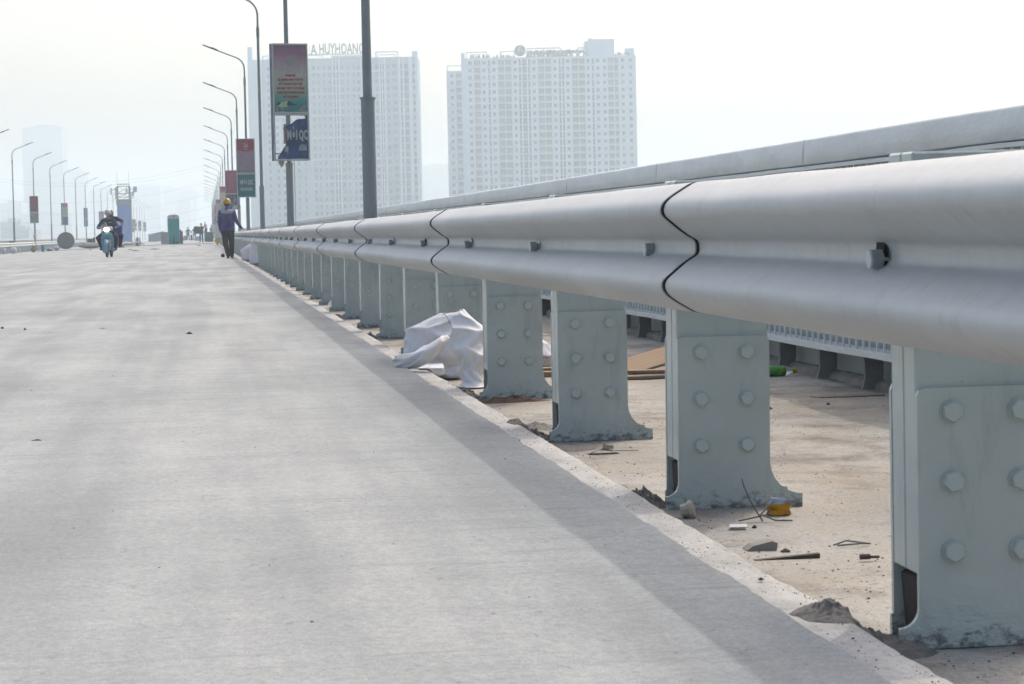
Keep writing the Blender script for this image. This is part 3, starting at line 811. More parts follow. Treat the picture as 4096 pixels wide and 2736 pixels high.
# ---------------- left tower
uL, vT = uv(*c2(650, 545)); uR, _ = uv(*c2(2172, 500)); vT = 75.
m1 = uv(1000, 300)[1]; 
def px_u(x, y): return uv(x, y)[0]
def px_v(x, y): return uv(x, y)[1]
u0 = (uL+uR)/2
vroof = px_v(*c2(1500, 520))
t1 = tower_root('apartment_tower', 'pale blue grey apartment tower with steel roof letters, left of two', 'building', u0); T1 = Tower(t1, u0)
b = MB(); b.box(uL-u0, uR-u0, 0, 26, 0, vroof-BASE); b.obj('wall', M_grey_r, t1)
def strip1(xa, xb, dv=0., proud=.35, m=M_white, nm='pilaster'):
    ua, ub = px_u(*c2(xa, 600))-u0, px_u(*c2(xb, 600))-u0
    b = MB(); b.box(ua, ub, -proud, -.004, 0, vroof-BASE+dv); b.obj(nm, m, t1)
for xa, xb in ((650, 775), (1408, 1415), (1437, 1444), (1462, 1474), (1662, 1672), (1828, 1838), (1850, 1858), (1870, 1886), (2000, 2018), (2036, 2050), (2092, 2125), (2152, 2172)): strip1(xa, xb)
row0 = px_v(*c2(1500, 605)); pitch = 65*S2*D1/FPX
NR = 26
cols = [(715, 24, 36, 'w', 0), (832, 22, 36, 'w', 1), (905, 26, 36, 'w', 1), (960, 26, 36, 'w', 1), (1020, 30, 46, 'w', 0), (1090, 26, 36, 'w', 1), (1150, 22, 36, 'w', 1), (1240, 30, 36, 'w', 1), (1285, 22, 36, 'w', 1), (1335, 22, 36, 'w', 1), (1383, 32, 36, 'w', 1), (1426, 20, 50, 'w', 0), (1453, 20, 50, 'w', 0), (1497, 30, 36, 'w', 1), (1546, 20, 36, 'w', 1), (1600, 20, 36, 'w', 1), (1642, 30, 36, 'w', 1), (1690, 26, 50, 'w', 0), (1750, 30, 36, 'w', 1), (1805, 28, 36, 'w', 1), (1844, 12, 48, 'w', 0), (1864, 14, 48, 'w', 0), (1908, 28, 38, 'w', 1), (1966, 44, 50, 'b', 1), (2026, 26, 48, 'w', 0), (2071, 40, 48, 'w', 0), (2138, 27, 36, 'w', 0)]
for r in range(NR):
    for (x, w, h, kd, sh) in cols:
        u = px_u(*c2(x, 600)); v = row0-r*pitch
        T1.cell(u, v, w*.0478, h*.0478, 'balcony' if kd == 'b' else 'plain', sh)
T1.build()
for r in range(0, NR, 3):
    b = MB(); b.box(px_u(*c2(1210, 600))-u0, px_u(*c2(1830, 600))-u0, -.28, -.003, row0-(r+.55)*pitch-BASE-.17, row0-(r+.55)*pitch-BASE+.17); b.obj('floor_band', M_white, t1)
def roofbox(t, uo, pa, pb, cf, y0, y1, m, nm):
    ua, va = uv(*cf(*pa)); ub, vb = uv(*cf(*pb)); b = MB(); b.box(ua-uo, ub-uo, y0, y1, vb-BASE, va-BASE); return b.obj(nm, m, t)
roofbox(t1, u0, (645, 420), (690, 545), c2, 1, 5, M_white, 'stair_head')
roofbox(t1, u0, (2120, 455), (2172, 505), c2, 1, 5, M_white, 'stair_head')
roofbox(t1, u0, (1392, 492), (1690, 525), c2, 4, 14, M_white, 'plant_room')
roofbox(t1, u0, (815, 518), (900, 545), c2, 4, 14, M_white, 'plant_room')
def pergola(t, uo, cf, xa, xb, yt, yb, w=.5, y0=2., nm='roof_frame', m=M_white):
    ua, vt = uv(*cf(xa, yt)); ub, _ = uv(*cf(xb, yt)); vb = uv(*cf((xa+xb)/2, yb))[1]
    b = MB(); h = w
    b.box(ua-uo, ub-uo, y0, y0+w, vt-BASE-h, vt-BASE)
    n = max(2, int((ub-ua)/7)+1)
    for k in range(n):
        u = ua+(ub-ua-w)*k/(n-1)-uo; b.box(u, u+w, y0+.01, y0+w-.01, vb-BASE, vt-BASE-h*1.001)
    b.box(ua-uo, ua-uo+w, y0+w, y0+8, vt-BASE-h, vt-BASE); return b.obj(nm, m, t)
pergola(t1, u0, c2, 775, 1320, 495, 545); pergola(t1, u0, c2, 1790, 1998, 458, 512); pergola(t1, u0, c2, 1800, 1970, 478, 512, .4, 6.)
me = text_mesh('HUYHOANG', 6.4, .14, 1.0, .25); me.materials.clear(); me.materials.append(M_sign_steel)
a_u, a_v = uv(*c2(1480, 440)); dg = me.vertices
xs_ = [v.co.x for v in me.vertices]; wtxt = (1690-1290)*.0478
me.transform(Matrix.Scale(wtxt/(max(xs_)-min(xs_)), 4, (1, 0, 0)))
link('roof_lettering', me, t1, (px_u(*c2(1490, 440))-u0, 1.5, a_v-BASE+.05))
me = text_mesh('A', 6.4, .14, .62, .25); me.materials.clear(); me.materials.append(M_sign_steel)
link('roof_lettering', me, t1, (px_u(*c2(1240, 445))-u0, 1.5, px_v(*c2(1240, 448))-BASE))
b = MB(); ua = px_u(*c2(1180, 480))-u0; ub = px_u(*c2(1705, 480))-u0; vz = px_v(*c2(1450, 480))-BASE
b.box(ua, ub, 1.4, 1.8, vz-.35, vz)
for k in range(24): u = ua+(ub-ua)*k/23; b.box(u-.06, u+.06, 1.85, 1.95, vz-4, vz+3.8)
b.obj('letter_rack', M_balc, t1)
# ---------------- right tower
S4 = .5102
def c4(x, y): return (1700+x*S4, 100+y*S4)
uA = px_u(*c4(312, 290)); uB = px_u(*c4(1652, 290)); u0 = (uA+uB)/2; vroof = px_v(*c4(900, 250))
t2 = tower_root('apartment_tower', 'white apartment tower with round green roof logo, right of two', 'building', u0); T2 = Tower(t2, u0)
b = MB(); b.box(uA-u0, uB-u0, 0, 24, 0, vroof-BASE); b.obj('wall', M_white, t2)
uW = px_u(*c4(165, 390)); vw = px_v(*c4(230, 350))
b = MB(); b.box(uW-u0, uA-u0-.01, 7, 24, 0, vw-BASE); b.obj('wing_wall', M_white, t2)
b = MB(); b.box(uA-u0-1.6, uA-u0-.005, -.01, 1.2, 0, vroof-BASE+2.3); b.obj('corner_fin', M_white, t2)
cols = [(352, 27, 27, 'w'), (408, 50, 48, 'b'), (460, 26, 27, 'w'), (501, 17, 48, 'w'), (538, 27, 27, 'w'), (597, 52, 50, 'b'), (650, 50, 50, 'b'), (705, 26, 27, 'w'), (741, 17, 50, 'w'), (778, 42, 50, 'w'), (815, 17, 50, 'w'), (852, 26, 27, 'w'), (909, 50, 48, 'b'), (962, 50, 48, 'b'), (1017, 26, 27, 'w'), (1055, 17, 50, 'w'), (1081, 17, 50, 'w'), (1117, 26, 27, 'w'), (1175, 50, 48, 'b'), (1227, 50, 48, 'b'), (1277, 26, 27, 'w'), (1315, 18, 48, 'w'), (1353, 27, 27, 'w'), (1405, 26, 27, 'w'), (1455, 46, 46, 'b'), (1499, 30, 46, 'b'), (1548, 26, 27, 'w'), (1608, 26, 27, 'w')]
row0 = px_v(*c4(900, 288)); pitch = 57*S4*D1/FPX; q = S4*D1/FPX
for r in range(28):
    for (x, w, h, kd) in cols:
        v = row0-r*pitch - (0 if h < 40 else .15)
        T2.cell(px_u(*c4(x, 290)), v, w*q, h*q, 'balcony' if kd == 'b' else 'plain', 1 if (kd == 'b' and rnd.random() < .5) or rnd.random() < .08 else 0)
T2.build(300)
W2 = Tower(t2, u0); rw = px_v(*c4(230, 390))
mw = {}
for r in range(20):
    for x, w, h, kd in ((206, 25, 26, 'plain'), (262, 46, 44, 'balcony'), (299, 12, 26, 'plain')):
        key = (w, h)
        if key not in mw: mw[key] = win_mesh(w*q, h*q, kd).mesh('wing_window', [M_white, M_glass, M_balc])
        if r*pitch < 70: link('wing_window', mw[key], t2, (px_u(*c4(x, 390))-u0, 6.98, rw-r*pitch-BASE))
# slab edges between balconies and thin white dividers
for xa, xb in ((624, 1), (936, 1), (1201, 1), (760, 1), (797, 1), (1068, 1), (1478, 1)):
    u = px_u(*c4(xa, 290))-u0; b = MB(); b.box(u-.15, u+.15, -.7, -.57, 0, vroof-BASE); b.obj('divider', M_white, t2)
roofbox(t2, u0, (1278, 108), (1488, 240), c4, 3, 16, M_white, 'plant_room'); roofbox(t2, u0, (1250, 122), (1277, 240), c4, 4, 16, M_white, 'plant_room')
roofbox(t2, u0, (1282, 97), (1310, 108), c4, 4, 8, M_white, 'vent_box'); roofbox(t2, u0, (1568, 180), (1642, 240), c4, 2, 6, M_white, 'stair_head')
pergola(t2, u0, c4, 318, 486, 208, 262); pergola(t2, u0, c4, 350, 470, 222, 262, .35, 6.); pergola(t2, u0, c4, 585, 705, 202, 255); pergola(t2, u0, c4, 797, 1066, 177, 245); pergola(t2, u0, c4, 1193, 1268, 172, 240)
pergola(t2, u0, c4, 165, 302, 305, 352, .45, 9.)
u, v = uv(*c4(745, 200)); b = MB(); b.T = Matrix.Translation((u-u0, 1., v-BASE)) @ Matrix.Rotation(R(90), 4, 'X'); b.lathe([(2.45, -.25), (2.45, .25)], 32); lg = b.obj('roof_logo', M_dkgreen, t2)
b = MB()
for cx, cz, r_, a0, a1, w in ((.9, .6, 1.7, 110, 215, .34), (-.2, -1.6, 2.2, 20, 110, .28)):
    pr = [(cx+r_*math.cos(R(a0+(a1-a0)*k/10)), cz+r_*math.sin(R(a0+(a1-a0)*k/10))) for k in range(11)]; pi = [(cx+(r_-w)*math.cos(R(a0+(a1-a0)*k/10)), cz+(r_-w)*math.sin(R(a0+(a1-a0)*k/10))) for k in range(11)]
    for k in range(10): b.prism([pr[k], pr[k+1], pi[k+1], pi[k]], 1, -.32, -.27)
b.obj('logo_stroke', M_white, t2, (u-u0, 1., v-BASE))
# roof planting: hedge and little conifers along the parapet
b = MB(); rp = random.Random(9)
for k in range(150):
    x = 350+rp.random()*1260
    if 700 < x < 790 or 1255 < x < 1490: continue
    uu = px_u(*c4(x, 250))-u0; hgt = 1.1+rp.random()*1.0
    if 800 < x < 1260: hgt += .9
    b.lathe([(.55, vroof-BASE-.1), (.35, vroof-BASE+hgt*.5), (.03, vroof-BASE+hgt)], 5, c=(uu, 1.5+rp.random()*2, 0))
stuff(b.obj('roof_planting', M_dkgreen, t2))
b = MB(); ua = px_u(*c4(805, 200))-u0; ub = px_u(*c4(1270, 200))-u0; vz = px_v(*c4(1030, 215))-BASE
for k in range(60):
    uu = ua+(ub-ua)*rp.random(); b.ell((uu, 3+rp.random(), vz+rp.random()*.9), (1.0, .8, .7), 7, 5)
b.obj('roof_hedge', M_dkgreen, t2)
# ---------------- blocks almost lost in the haze (px left, right, top, distance, what)
for (xa, xb, yt, D, lab) in ((87, 245, 512, 2050, 'tall faint tower block fading into haze at far left'), (110, 235, 507, 2100, 'slightly taller core rising behind the faint far left tower'), (249, 333, 684, 2250, 'faint block just right of the tall far left tower'),
        (0, 86, 812, 1900, 'faint low block at the left picture edge'), (76, 287, 856, 1800, 'wide low hazy block behind the left signs'), (0, 82, 888, 1300, 'bluish low building behind the dark bin at left edge'), (38, 115, 921, 1150, 'small bluish low house right of the dark bin'), (352, 451, 757, 2300, 'faint block behind the middle left lamp posts'),
        (524, 640, 746, 2350, 'faint block right of the blue tower'), (600, 706, 752, 2500, 'very faint block above the portable toilet'), (706, 784, 765, 2450, 'faint block left of the right lamp row'), (706, 760, 800, 2150, 'low faint block above the far workers'), (590, 640, 830, 2000, 'low faint block left of the portable toilet'), (1690, 1800, 662, 2250, 'faint distant rise seen between the two apartment towers')):
    ua, vt = uv(xa, yt, D); ub, _ = uv(xb, yt, D)
    D *= 1.2 if D > 1500 else 1.
    ua, vt = uv(xa, yt, D); ub, _ = uv(xb, yt, D)
    t = thing('far_building', lab, 'building', tuple(FH*D+RH*((ua+ub)/2)+Vector((0, 0, BASE))), -YAW, 'buildings lost in the haze')
    h = vt-BASE; w = ub-ua
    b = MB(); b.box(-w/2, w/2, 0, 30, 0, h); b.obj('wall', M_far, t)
    b = MB(); b.box(-w*.22, w*.2, 5, 18, h, h+2.2); b.box(w*.3, w*.42, 6, 12, h, h+1.2); b.obj('roof_room', M_far, t)
    if D < 1400:
        b = MB()
        for k in range(4): b.box(-w/2+.3, w/2-.3, -.1, -.01, h*(.9-.05*k), h*(.915-.05*k))
        b.obj('window_band', M_balc, t)
# ---------------- power lines sagging across the sky
M_wire = mat('power_wire', (.12, .13, .14), .6)
def wire(p, q, sag, lab):
    n = 40; pts = []
    for k in range(n+1):
        s = k/n; P = p.lerp(q, s); P.z -= sag*4*s*(1-s); pts.append(P)
    b = MB(); b.tube(pts, .014, 4); tag(b.obj('power_line', M_wire), lab, 'power line', 'power lines across the river')
for k, ((xa, ya), (xb, yb)) in enumerate((((-60, 705), (960, 620)), ((-60, 716), (960, 634)), ((-60, 790), (960, 686)), ((-60, 832), (960, 738)), ((-60, 870), (960, 792)), ((-60, 905), (960, 830)), ((-60, 932), (960, 872)))):
    wire(atY(xa, ya, 620), atY(xb, yb, 560), 4., f'thin power line crossing the hazy sky, {"topmost" if k == 0 else ORD[k]+" from top"}')

# ================================================================== people
def capsule(b, p0, r0, p1, r1, n=12):
    p0, p1 = Vector(p0), Vector(p1); d = p1-p0; L = max(d.length, 1e-4); d = d/L if d.length > 1e-5 else Vector((0, 0, 1))
    pts = []; rad = []
    for k in range(5):
        a = math.pi/2*(1-k/4.); pts.append(p0-d*r0*math.sin(a)); rad.append(max(1e-3, r0*math.cos(a)))
    for k in range(5):
        a = math.pi/2*k/4.; pts.append(p1+d*r1*math.sin(a)); rad.append(max(1e-3, r1*math.cos(a)))
    b.tube(pts, rad, n)
def body_mesh(name, prims, mats, voxel=.012, smooth=6):
    """prims: ('c', p0, r0, p1, r1, m) tapered limb or ('e', centre, radii, m); fused into one continuous skin"""
    b = MB()
    for p in prims:
        if p[0] == 'c': capsule(b, *p[1:5])
        else: b.ell(p[1], p[2], 16, 12)
    me = bpy.data.meshes.new(name); me.from_pydata(b.v, [], b.f); me.update()
    o = bpy.data.objects.new(name, me); C.objects.link(o)
    m = o.modifiers.new('r', 'REMESH'); m.mode = 'VOXEL'; m.voxel_size = voxel
    s = o.modifiers.new('s', 'SMOOTH'); s.factor = .5; s.iterations = smooth
    dg = bpy.context.evaluated_depsgraph_get(); dg.update()
    out = bpy.data.meshes.new_from_object(o.evaluated_get(dg)); out.name = name
    bpy.data.objects.remove(o); bpy.data.meshes.remove(me)
    n = len(out.polygons); cen = np.zeros(n*3); out.polygons.foreach_get('center', cen); cen = cen.reshape(-1, 3)
    best = np.full(n, 1e9); idx = np.zeros(n, dtype=np.int32)
    for p in prims:
        if p[0] == 'c':
            a = np.array(p[1]); c = np.array(p[3]); d = c-a; L2 = max(1e-9, d.dot(d)); t = np.clip((cen-a).dot(d)/L2, 0, 1)
            q = a+t[:, None]*d; dist = np.linalg.norm(cen-q, axis=1)-(p[2]+t*(p[4]-p[2])); mi = p[5]
        else:
            r = np.array(p[2]); k = np.linalg.norm((cen-np.array(p[1]))/r, axis=1); dist = (k-1)*r.min(); mi = p[3]
        sel = dist < best; best[sel] = dist[sel]; idx[sel] = mi
    for mm in mats: out.materials.append(mm)
    out.polygons.foreach_set('material_index', idx); out.polygons.foreach_set('use_smooth', [True]*n); out.update()
    return out
M_skin = mat('skin', (.30, .17, .11), .55, var=.08, scale=20)
M_hair = mat('hair_black', (.012, .011, .011), .6)
M_purple = mat('jacket_purple', (.085, .075, .20), .85, var=.18, scale=14, bump=.3, bscale=25)
M_yoke = mat('jacket_grey_yoke', (.36, .37, .42), .85, var=.1)
M_olive = mat('trousers_olive', (.050, .050, .034), .9, var=.2, scale=12, bump=.3, bscale=20)
M_shoe = mat('shoe_brown', (.045, .025, .016), .7)
M_navyj = mat('jacket_navy', (.045, .045, .13), .85, var=.2, scale=14, bump=.3, bscale=25)
M_navyt = mat('trousers_navy', (.022, .024, .055), .9, var=.2, scale=12)
M_bluej = mat('jacket_blue', (.05, .10, .32), .85, var=.15, scale=14)
M_dgreen = mat('jacket_dark_green', (.022, .035, .028), .9, var=.2, scale=14)
M_blacks = mat('shoe_black', (.015, .015, .016), .6)
M_glove = mat('glove_grey', (.22, .22, .21), .8)
M_yellow = mat('helmet_yellow', (.62, .33, .025), .35, var=.05)
M_whelm = mat('helmet_white_grey', (.50, .52, .50), .35, var=.08)
M_mask = mat('face_mask', (.42, .36, .36), .8)
M_hiviz = mat('reflective_lime', (.42, .62, .08), .5)
M_green_knob = mat('green_plastic', (.03, .38, .16), .5)
def fingers(P, base, dirv, side, r=.0095, m=1, spread=.5, droop=-.2):
    base, dirv, side = Vector(base), Vector(dirv).normalized(), Vector(side).normalized()
    down = Vector((0, 0, 1))
    for k, L in enumerate((.062, .070, .066, .052)):
        o = (k-1.5)*.021; s = base+side*o; d = (dirv+side*(k-1.5)*.16*spread).normalized()
        mid = s+d*L*.55; tip = mid+(d+down*droop).normalized()*L*.5
        P += [('c', s, r, mid, r*.95, m), ('c', mid, r*.95, tip, r*.8, m)]
    th = base-dirv*.045-side*.035; P += [('c', th, r*1.15, th+(dirv*.6-side*.8).normalized()*.04, r, m), ('c', th+(dirv*.6-side*.8).normalized()*.04, r, th+(dirv*.9-side*.6).normalized()*.068, r*.85, m)]
# ---- worker walking away beside the guardrail (mats: 0 jacket 1 skin 2 trousers 3 shoe 4 yoke 5 hair)
def P_(x, y, z): return (x, y, z)
P = []
P += [('e', (-.005, 0, 1.20), (.19, .12, .23), 0), ('c', (-.085, -.005, 1.10), .105, (-.08, -.005, .85), .108, 0), ('c', (.085, -.005, 1.10), .105, (.08, -.005, .85), .108, 0), ('c', (-.10, -.01, .835), .098, (.10, -.01, .835), .098, 0),
      ('c', (-.15, -.005, 1.345), .065, (.15, -.005, 1.345), .065, 4), ('e', (0, -.02, 1.32), (.17, .10, .09), 4), ('c', (0, 0, 1.38), .058, (-.003, .012, 1.49), .052, 0),
      ('e', (-.005, .015, 1.585), (.075, .092, .105), 5), ('e', (-.005, .05, 1.565), (.066, .062, .09), 1), ('e', (-.005, .118, 1.56), (.014, .02, .022), 1), ('e', (-.08, .01, 1.57), (.012, .022, .03), 1), ('e', (.07, .01, 1.57), (.012, .022, .03), 1)]
# left arm hangs
P += [('c', (-.195, 0, 1.335), .062, (-.235, -.01, 1.06), .052, 0), ('c', (-.235, -.01, 1.06), .052, (-.205, .05, .83), .043, 0), ('c', (-.205, .05, .83), .032, (-.195, .065, .765), .036, 1)]
fingers(P, (-.193, .07, .745), (0.02, .05, -1), (0, 1, 0), m=1, spread=.2, droop=.1)
# right arm reaches out, hand flat on the rail
P += [('c', (.185, 0, 1.335), .062, (.265, -.02, 1.05), .052, 0), ('c', (.265, -.02, 1.05), .052, (.385, .05, .88), .042, 0), ('c', (.385, .05, .88), .030, (.425, .08, .85), .033, 1), ('e', (.435, .085, .845), (.045, .042, .02), 1)]
fingers(P, (.47, .10, .842), (1, .35, -.12), (-.35, 1, 0), m=1, spread=1., droop=-.15)
# legs in mid-stride
P += [('c', (-.085, 0, .82), .105, (-.070, -.02, .44), .080, 2), ('c', (-.070, -.02, .44), .080, (.0, -.10, .10), .066, 2), ('c', (.095, 0, .82), .105, (.110, .06, .44), .078, 2), ('c', (.110, .06, .44), .078, (.105, .16, .11), .064, 2),
      ('c', (-.005, -.13, .045), .040, (-.02, .05, .030), .034, 3), ('c', (.105, .13, .055), .040, (.125, .30, .034), .034, 3)]
me = body_mesh('body', P, [M_purple, M_skin, M_olive, M_shoe, M_yoke, M_hair], .0085, 5)
wk = thing('person', 'worker in purple jacket and yellow helmet walking away beside guardrail', 'person', (.665, 66.4, deckz(.66, 66.4)))
link('body', me, wk)
def hard_hat(m, parent, c, s=1., rz=0, knob=True):
    b = MB(); pr = []
    for k in range(9):
        a = math.pi/2*k/8; pr.append((.112*math.cos(a)+.002, .118*math.sin(a)))
    b.T = Matrix.Diagonal((.98, 1.16, 1, 1)); b.lathe([(.108, -.03), (.113, -.012)]+pr, 24)
    b.lathe([(.130, -.036), (.132, -.030), (.112, -.020), (.108, -.028)], 24)
    b.T = None; b.prism([(-.10, -.03), (-.085, .06), (-.02, .116), (.05, .116), (.1, .06), (.11, -.03)], 0, -.013, .013) if False else None
    b.box(-.012, .012, -.10, .10, .085, .122)
    b.box(-.07, .07, .10, .165, -.034, -.026)
    o = b.obj('helmet', m, parent, c, rz, smooth=45); o.scale = (s, s, s)
    if knob:
        b = MB(); b.ell((0, -.112, -.062), (.022, .014, .018), 10, 6); b.obj('helmet_knob', M_green_knob, o)
        b = MB(); b.tube([(-.09, -.02, -.04), (-.06, -.09, -.06), (0, -.105, -.065), (.06, -.09, -.06), (.09, -.02, -.04)], .011, 6); b.obj('helmet_band', M_hair, o)
    return o
hard_hat(M_yellow, wk, (-.005, .01, 1.612), 1.02)
# ---- far workers
def standing(P, pose):
    x = 0
def simple_worker(loc, rz, jm, tm, hm, label, arms, lean=0., scale=1., extra=None, hat=True):
    P = [('e', (0, 0, 1.20), (.18, .12, .23), 0), ('e', (0, 0, .96), (.165, .115, .18), 0), ('c', (-.14, 0, 1.36), .065, (.14, 0, 1.36), .065, 0), ('c', (0, 0, 1.38), .055, (0, .01, 1.48), .05, 1), ('e', (0, .02, 1.58), (.078, .092, .11), 1), ('e', (0, .115, 1.56), (.014, .02, .02), 1),
         ('c', (-.09, 0, .86), .10, (-.11, .02, .46), .075, 2), ('c', (-.11, .02, .46), .075, (-.13, -.03, .09), .06, 2), ('c', (.09, 0, .86), .10, (.12, .04, .46), .075, 2), ('c', (.12, .04, .46), .075, (.13, .02, .09), .06, 2),
         ('c', (-.13, -.05, .045), .04, (-.14, .10, .035), .035, 3), ('c', (.13, 0, .045), .04, (.15, .15, .035), .035, 3)]
    for s, (e, w) in zip((-1, 1), arms):
        sh = (s*.19, 0, 1.34); P += [('c', sh, .06, e, .05, 0), ('c', e, .05, w, .038, 0)]
        d = (Vector(w)-Vector(e)).normalized(); P += [('e', tuple(Vector(w)+d*.06), (.038, .038, .045), 1)]
        fingers(P, Vector(w)+d*.09, d, d.orthogonal(), m=1, spread=.6)
    me = body_mesh('body', P, [jm, M_skin, tm, M_blacks], .014, 4)
    t = thing('person', label, 'person', loc, rz); link('body', me, t)
    if hat: hard_hat(hm, t, (0, .02, 1.61), 1., 0, False)
    else:
        b = MB(); b.ell((0, .01, 1.61), (.088, .10, .09), 12, 8); b.obj('hair', M_hair, t, smooth=True)
    if lean: t.rotation_euler = (lean, 0, rz)
    t.scale = (scale,)*3
    return t
def gp(px, py_hint, Y): # ground point under a picture column at distance Y
    p = atY(px, py_hint, Y); return (p.x, Y, deckz(p.x, Y))
simple_worker(gp(753, 962, 300), .1, M_navyj, M_navyt, M_bluej, 'far worker in dark navy shirt reaching to companion, near portable toilet', (((-.26, 0, 1.08), (-.22, .1, .85)), ((.34, 0, 1.10), (.55, .03, .95))))
simple_worker(gp(779, 966, 290), -.1, M_bluej, mat('trousers_grey', (.13, .15, .19), .9), M_bluej, 'far worker in bright blue jacket holding arm out to navy worker', (((-.34, 0, 1.10), (-.50, .03, .98)), ((.25, 0, 1.06), (.24, .08, .84))))
simple_worker(gp(806, 974, 203), .25, M_dgreen, M_bluej, M_orange, 'far worker raising one arm high and carrying a big dark green bundle', (((-.30, .1, 1.10), (-.36, .22, .98)), ((.30, 0, 1.42), (.34, .02, 1.72))), .06)
simple_worker(gp(826, 968, 232), 1.2, M_navyj, M_navyt, M_yellow, 'far worker in yellow helmet behind the green tarpaulin', (((-.26, .05, 1.08), (-.2, .2, .95)), ((.26, .05, 1.08), (.2, .2, .95))))
simple_worker(gp(847, 968, 240), -.8, M_yoke, M_navyt, M_whelm, 'far worker in pale helmet and grey top beside yellow sign', (((-.26, .05, 1.08), (-.2, .2, .95)), ((.26, .05, 1.08), (.2, .2, .95))))
b = MB(); x, y, z = gp(806, 974, 203)
b.ell((0, 0, 0), (.42, .25, .33), 14, 10); b.ell((-.2, .02, .12), (.25, .2, .22), 10, 8); b.ell((.25, 0, .15), (.2, .2, .18), 10, 8)
for i, v in enumerate(b.v):
    p = Vector(v); p *= 1+.12*nz(p.x*7, p.y*7, p.z*7); b.v[i] = tuple(p)
tag(b.obj('bundle', M_dgreen, None, (x-.22, y-.15, z+1.10), smooth=True), 'dark green bundle carried by the worker with raised arm', 'bundle')

# ================================================================== motorbike with rider and passenger
BX, BY = atY(429, 1024, 79.).x, 79.; BZ = deckz(BX, BY)
M_bblue = mat('bike_pale_blue', (.115, .32, .42), .3, var=.08, coat=.3); M_bdark = mat('bike_black', (.015, .015, .017), .5); M_tyre = mat('tyre', (.018, .018, .018), .85)
M_chrome = mat('bike_metal', (.42, .43, .44), .3, metal=.8); M_bsilver = mat('bike_silver', (.48, .49, .50), .35)
M_lamp = glow('headlight_glow', (1., .86, .62), 14.)
bike = thing('motorbike', 'pale blue motorbike with lit headlight carrying two riders towards camera', 'motorbike', (BX, BY, BZ), R(-4.5))
# local: front towards -Y, front axle at y=0
def wheel(y):
    t = MB(); t.lathe([(.215, -.034), (.245, -.04), (.272, -.03), (.285, 0), (.272, .03), (.245, .04), (.215, .034)], 28, c=(0, y, .285), axis=0); w = t.obj('tyre', M_tyre, bike, smooth=50)
    r = MB(); r.lathe([(.19, -.02), (.22, -.026), (.22, .026), (.19, .02)], 28, c=(0, y, .285), axis=0); r.lathe([(.05, -.06), (.05, .06)], 14, c=(0, y, .285), axis=0)
    for k in range(8):
        a = math.pi*k/4; r.tube([(0, y+.045*math.cos(a), .285+.045*math.sin(a)), (0, y+.2*math.cos(a), .285+.2*math.sin(a))], .006, 5)
    r.obj('rim', M_chrome, w)
wheel(0.); wheel(1.22)
b = MB()
for s in (-1, 1): b.tube([(s*.07, 0, .285), (s*.075, .11, .62), (s*.06, .17, .84)], [.022, .024, .024], 8)
b.obj('front_fork', M_chrome, bike, smooth=50)
b = MB(); vs = []; fs = []
for i in range(15):
    a = R(-35)+R(190)*i/14
    for j in range(7):
        u = -1+2*j/6; rr = .325+.012*(1-u*u); x = u*.075*(1-.15*abs(i-7)/7)
        vs.append((x, -rr*math.sin(a-R(60)) if False else -.0+rr*math.cos(a+R(15))*-1, .285+rr*math.sin(a+R(15))-.05*u*u))
for i in range(14):
    for j in range(6): q = i*7+j; fs.append((q, q+1, q+8, q+7))
b.add(vs, fs); b.obj('front_fender', M_bblue, bike, smooth=True)
def shell(name, m, sections, n=16, parent=bike):
    """loft of (y, z, half width, half height) rounded sections"""
    b = MB(); vs = []; fs = []
    for (y, z, hw, hh) in sections:
        for q in range(n):
            th = 2*math.pi*q/n; cx, sx = math.cos(th), math.sin(th)
            vs.append((hw*math.copysign(abs(cx)**.7, cx), y, z+hh*math.copysign(abs(sx)**.7, sx)))
    for i in range(len(sections)-1):
        for q in range(n): q2 = (q+1) % n; fs.append((i*n+q, i*n+q2, (i+1)*n+q2, (i+1)*n+q))
    fs += [tuple(range(n)), tuple((len(sections)-1)*n+q for q in range(n))]
    b.add(vs, fs); return b.obj(name, m, parent, smooth=55)
# leg shields left and right of the wheel, with the front cowl above
for s in (-1, 1):
    b = MB(); poly = [(s*.085, .80), (s*.165, .80), (s*.205, .70), (s*.215, .52), (s*.20, .34), (s*.165, .18), (s*.125, .16), (s*.125, .40), (s*.105, .60)]
    vs = [(x, .13+.10*(.8-z)+.12*(abs(x)-.1), z) for x, z in poly]+[(x, .155+.10*(.8-z)+.12*(abs(x)-.1), z) for x, z in poly]; n = len(poly)
    fs = [tuple(range(n)), tuple(range(2*n-1, n-1, -1))]+[(i, (i+1) % n, n+(i+1) % n, n+i) for i in range(n)]
    b.add(vs, fs); b.obj('leg_shield', M_bblue, bike)
shell('front_cowl', M_bblue, [(.045, .735, .05, .05), (.06, .74, .13, .10), (.10, .745, .165, .12), (.16, .75, .16, .12), (.22, .74, .10, .09)])
b = MB(); b.prism([(-.035, .70), (0, .685), (.035, .70), (.03, .708), (0, .695), (-.03, .708)], 1, .040, .046); b.obj('cowl_badge', M_bdark, bike)
shell('handlebar_cowl', M_bsilver, [(.05, .945, .09, .05), (.07, .95, .155, .085), (.12, .965, .20, .09), (.20, .98, .19, .07), (.27, .985, .12, .045)])
b = MB(); b.T = Matrix.Translation((0, .05, .945)) @ Matrix.Diagonal((1., .35, .62, 1)); b.ell((0, 0, 0), (.098, .09, .098), 18, 12); b.obj('headlight', M_lamp, bike, smooth=True)
b = MB()
for s in (-1, 1): b.tube([(s*.10, .16, .985), (s*.22, .17, .995), (s*.31, .20, .985)], .012, 8); b.tube([(s*.235, .175, .995), (s*.345, .215, .98)], .018, 8); b.tube([(s*.24, .14, .985), (s*.33, .15, .975)], .006, 6)
b.obj('handlebar', M_bdark, bike)
for s in (-1, 1):
    b = MB(); b.ell((s*.155, .035, .80), (.03, .025, .022), 10, 6); b.obj('indicator', M_orange, bike)
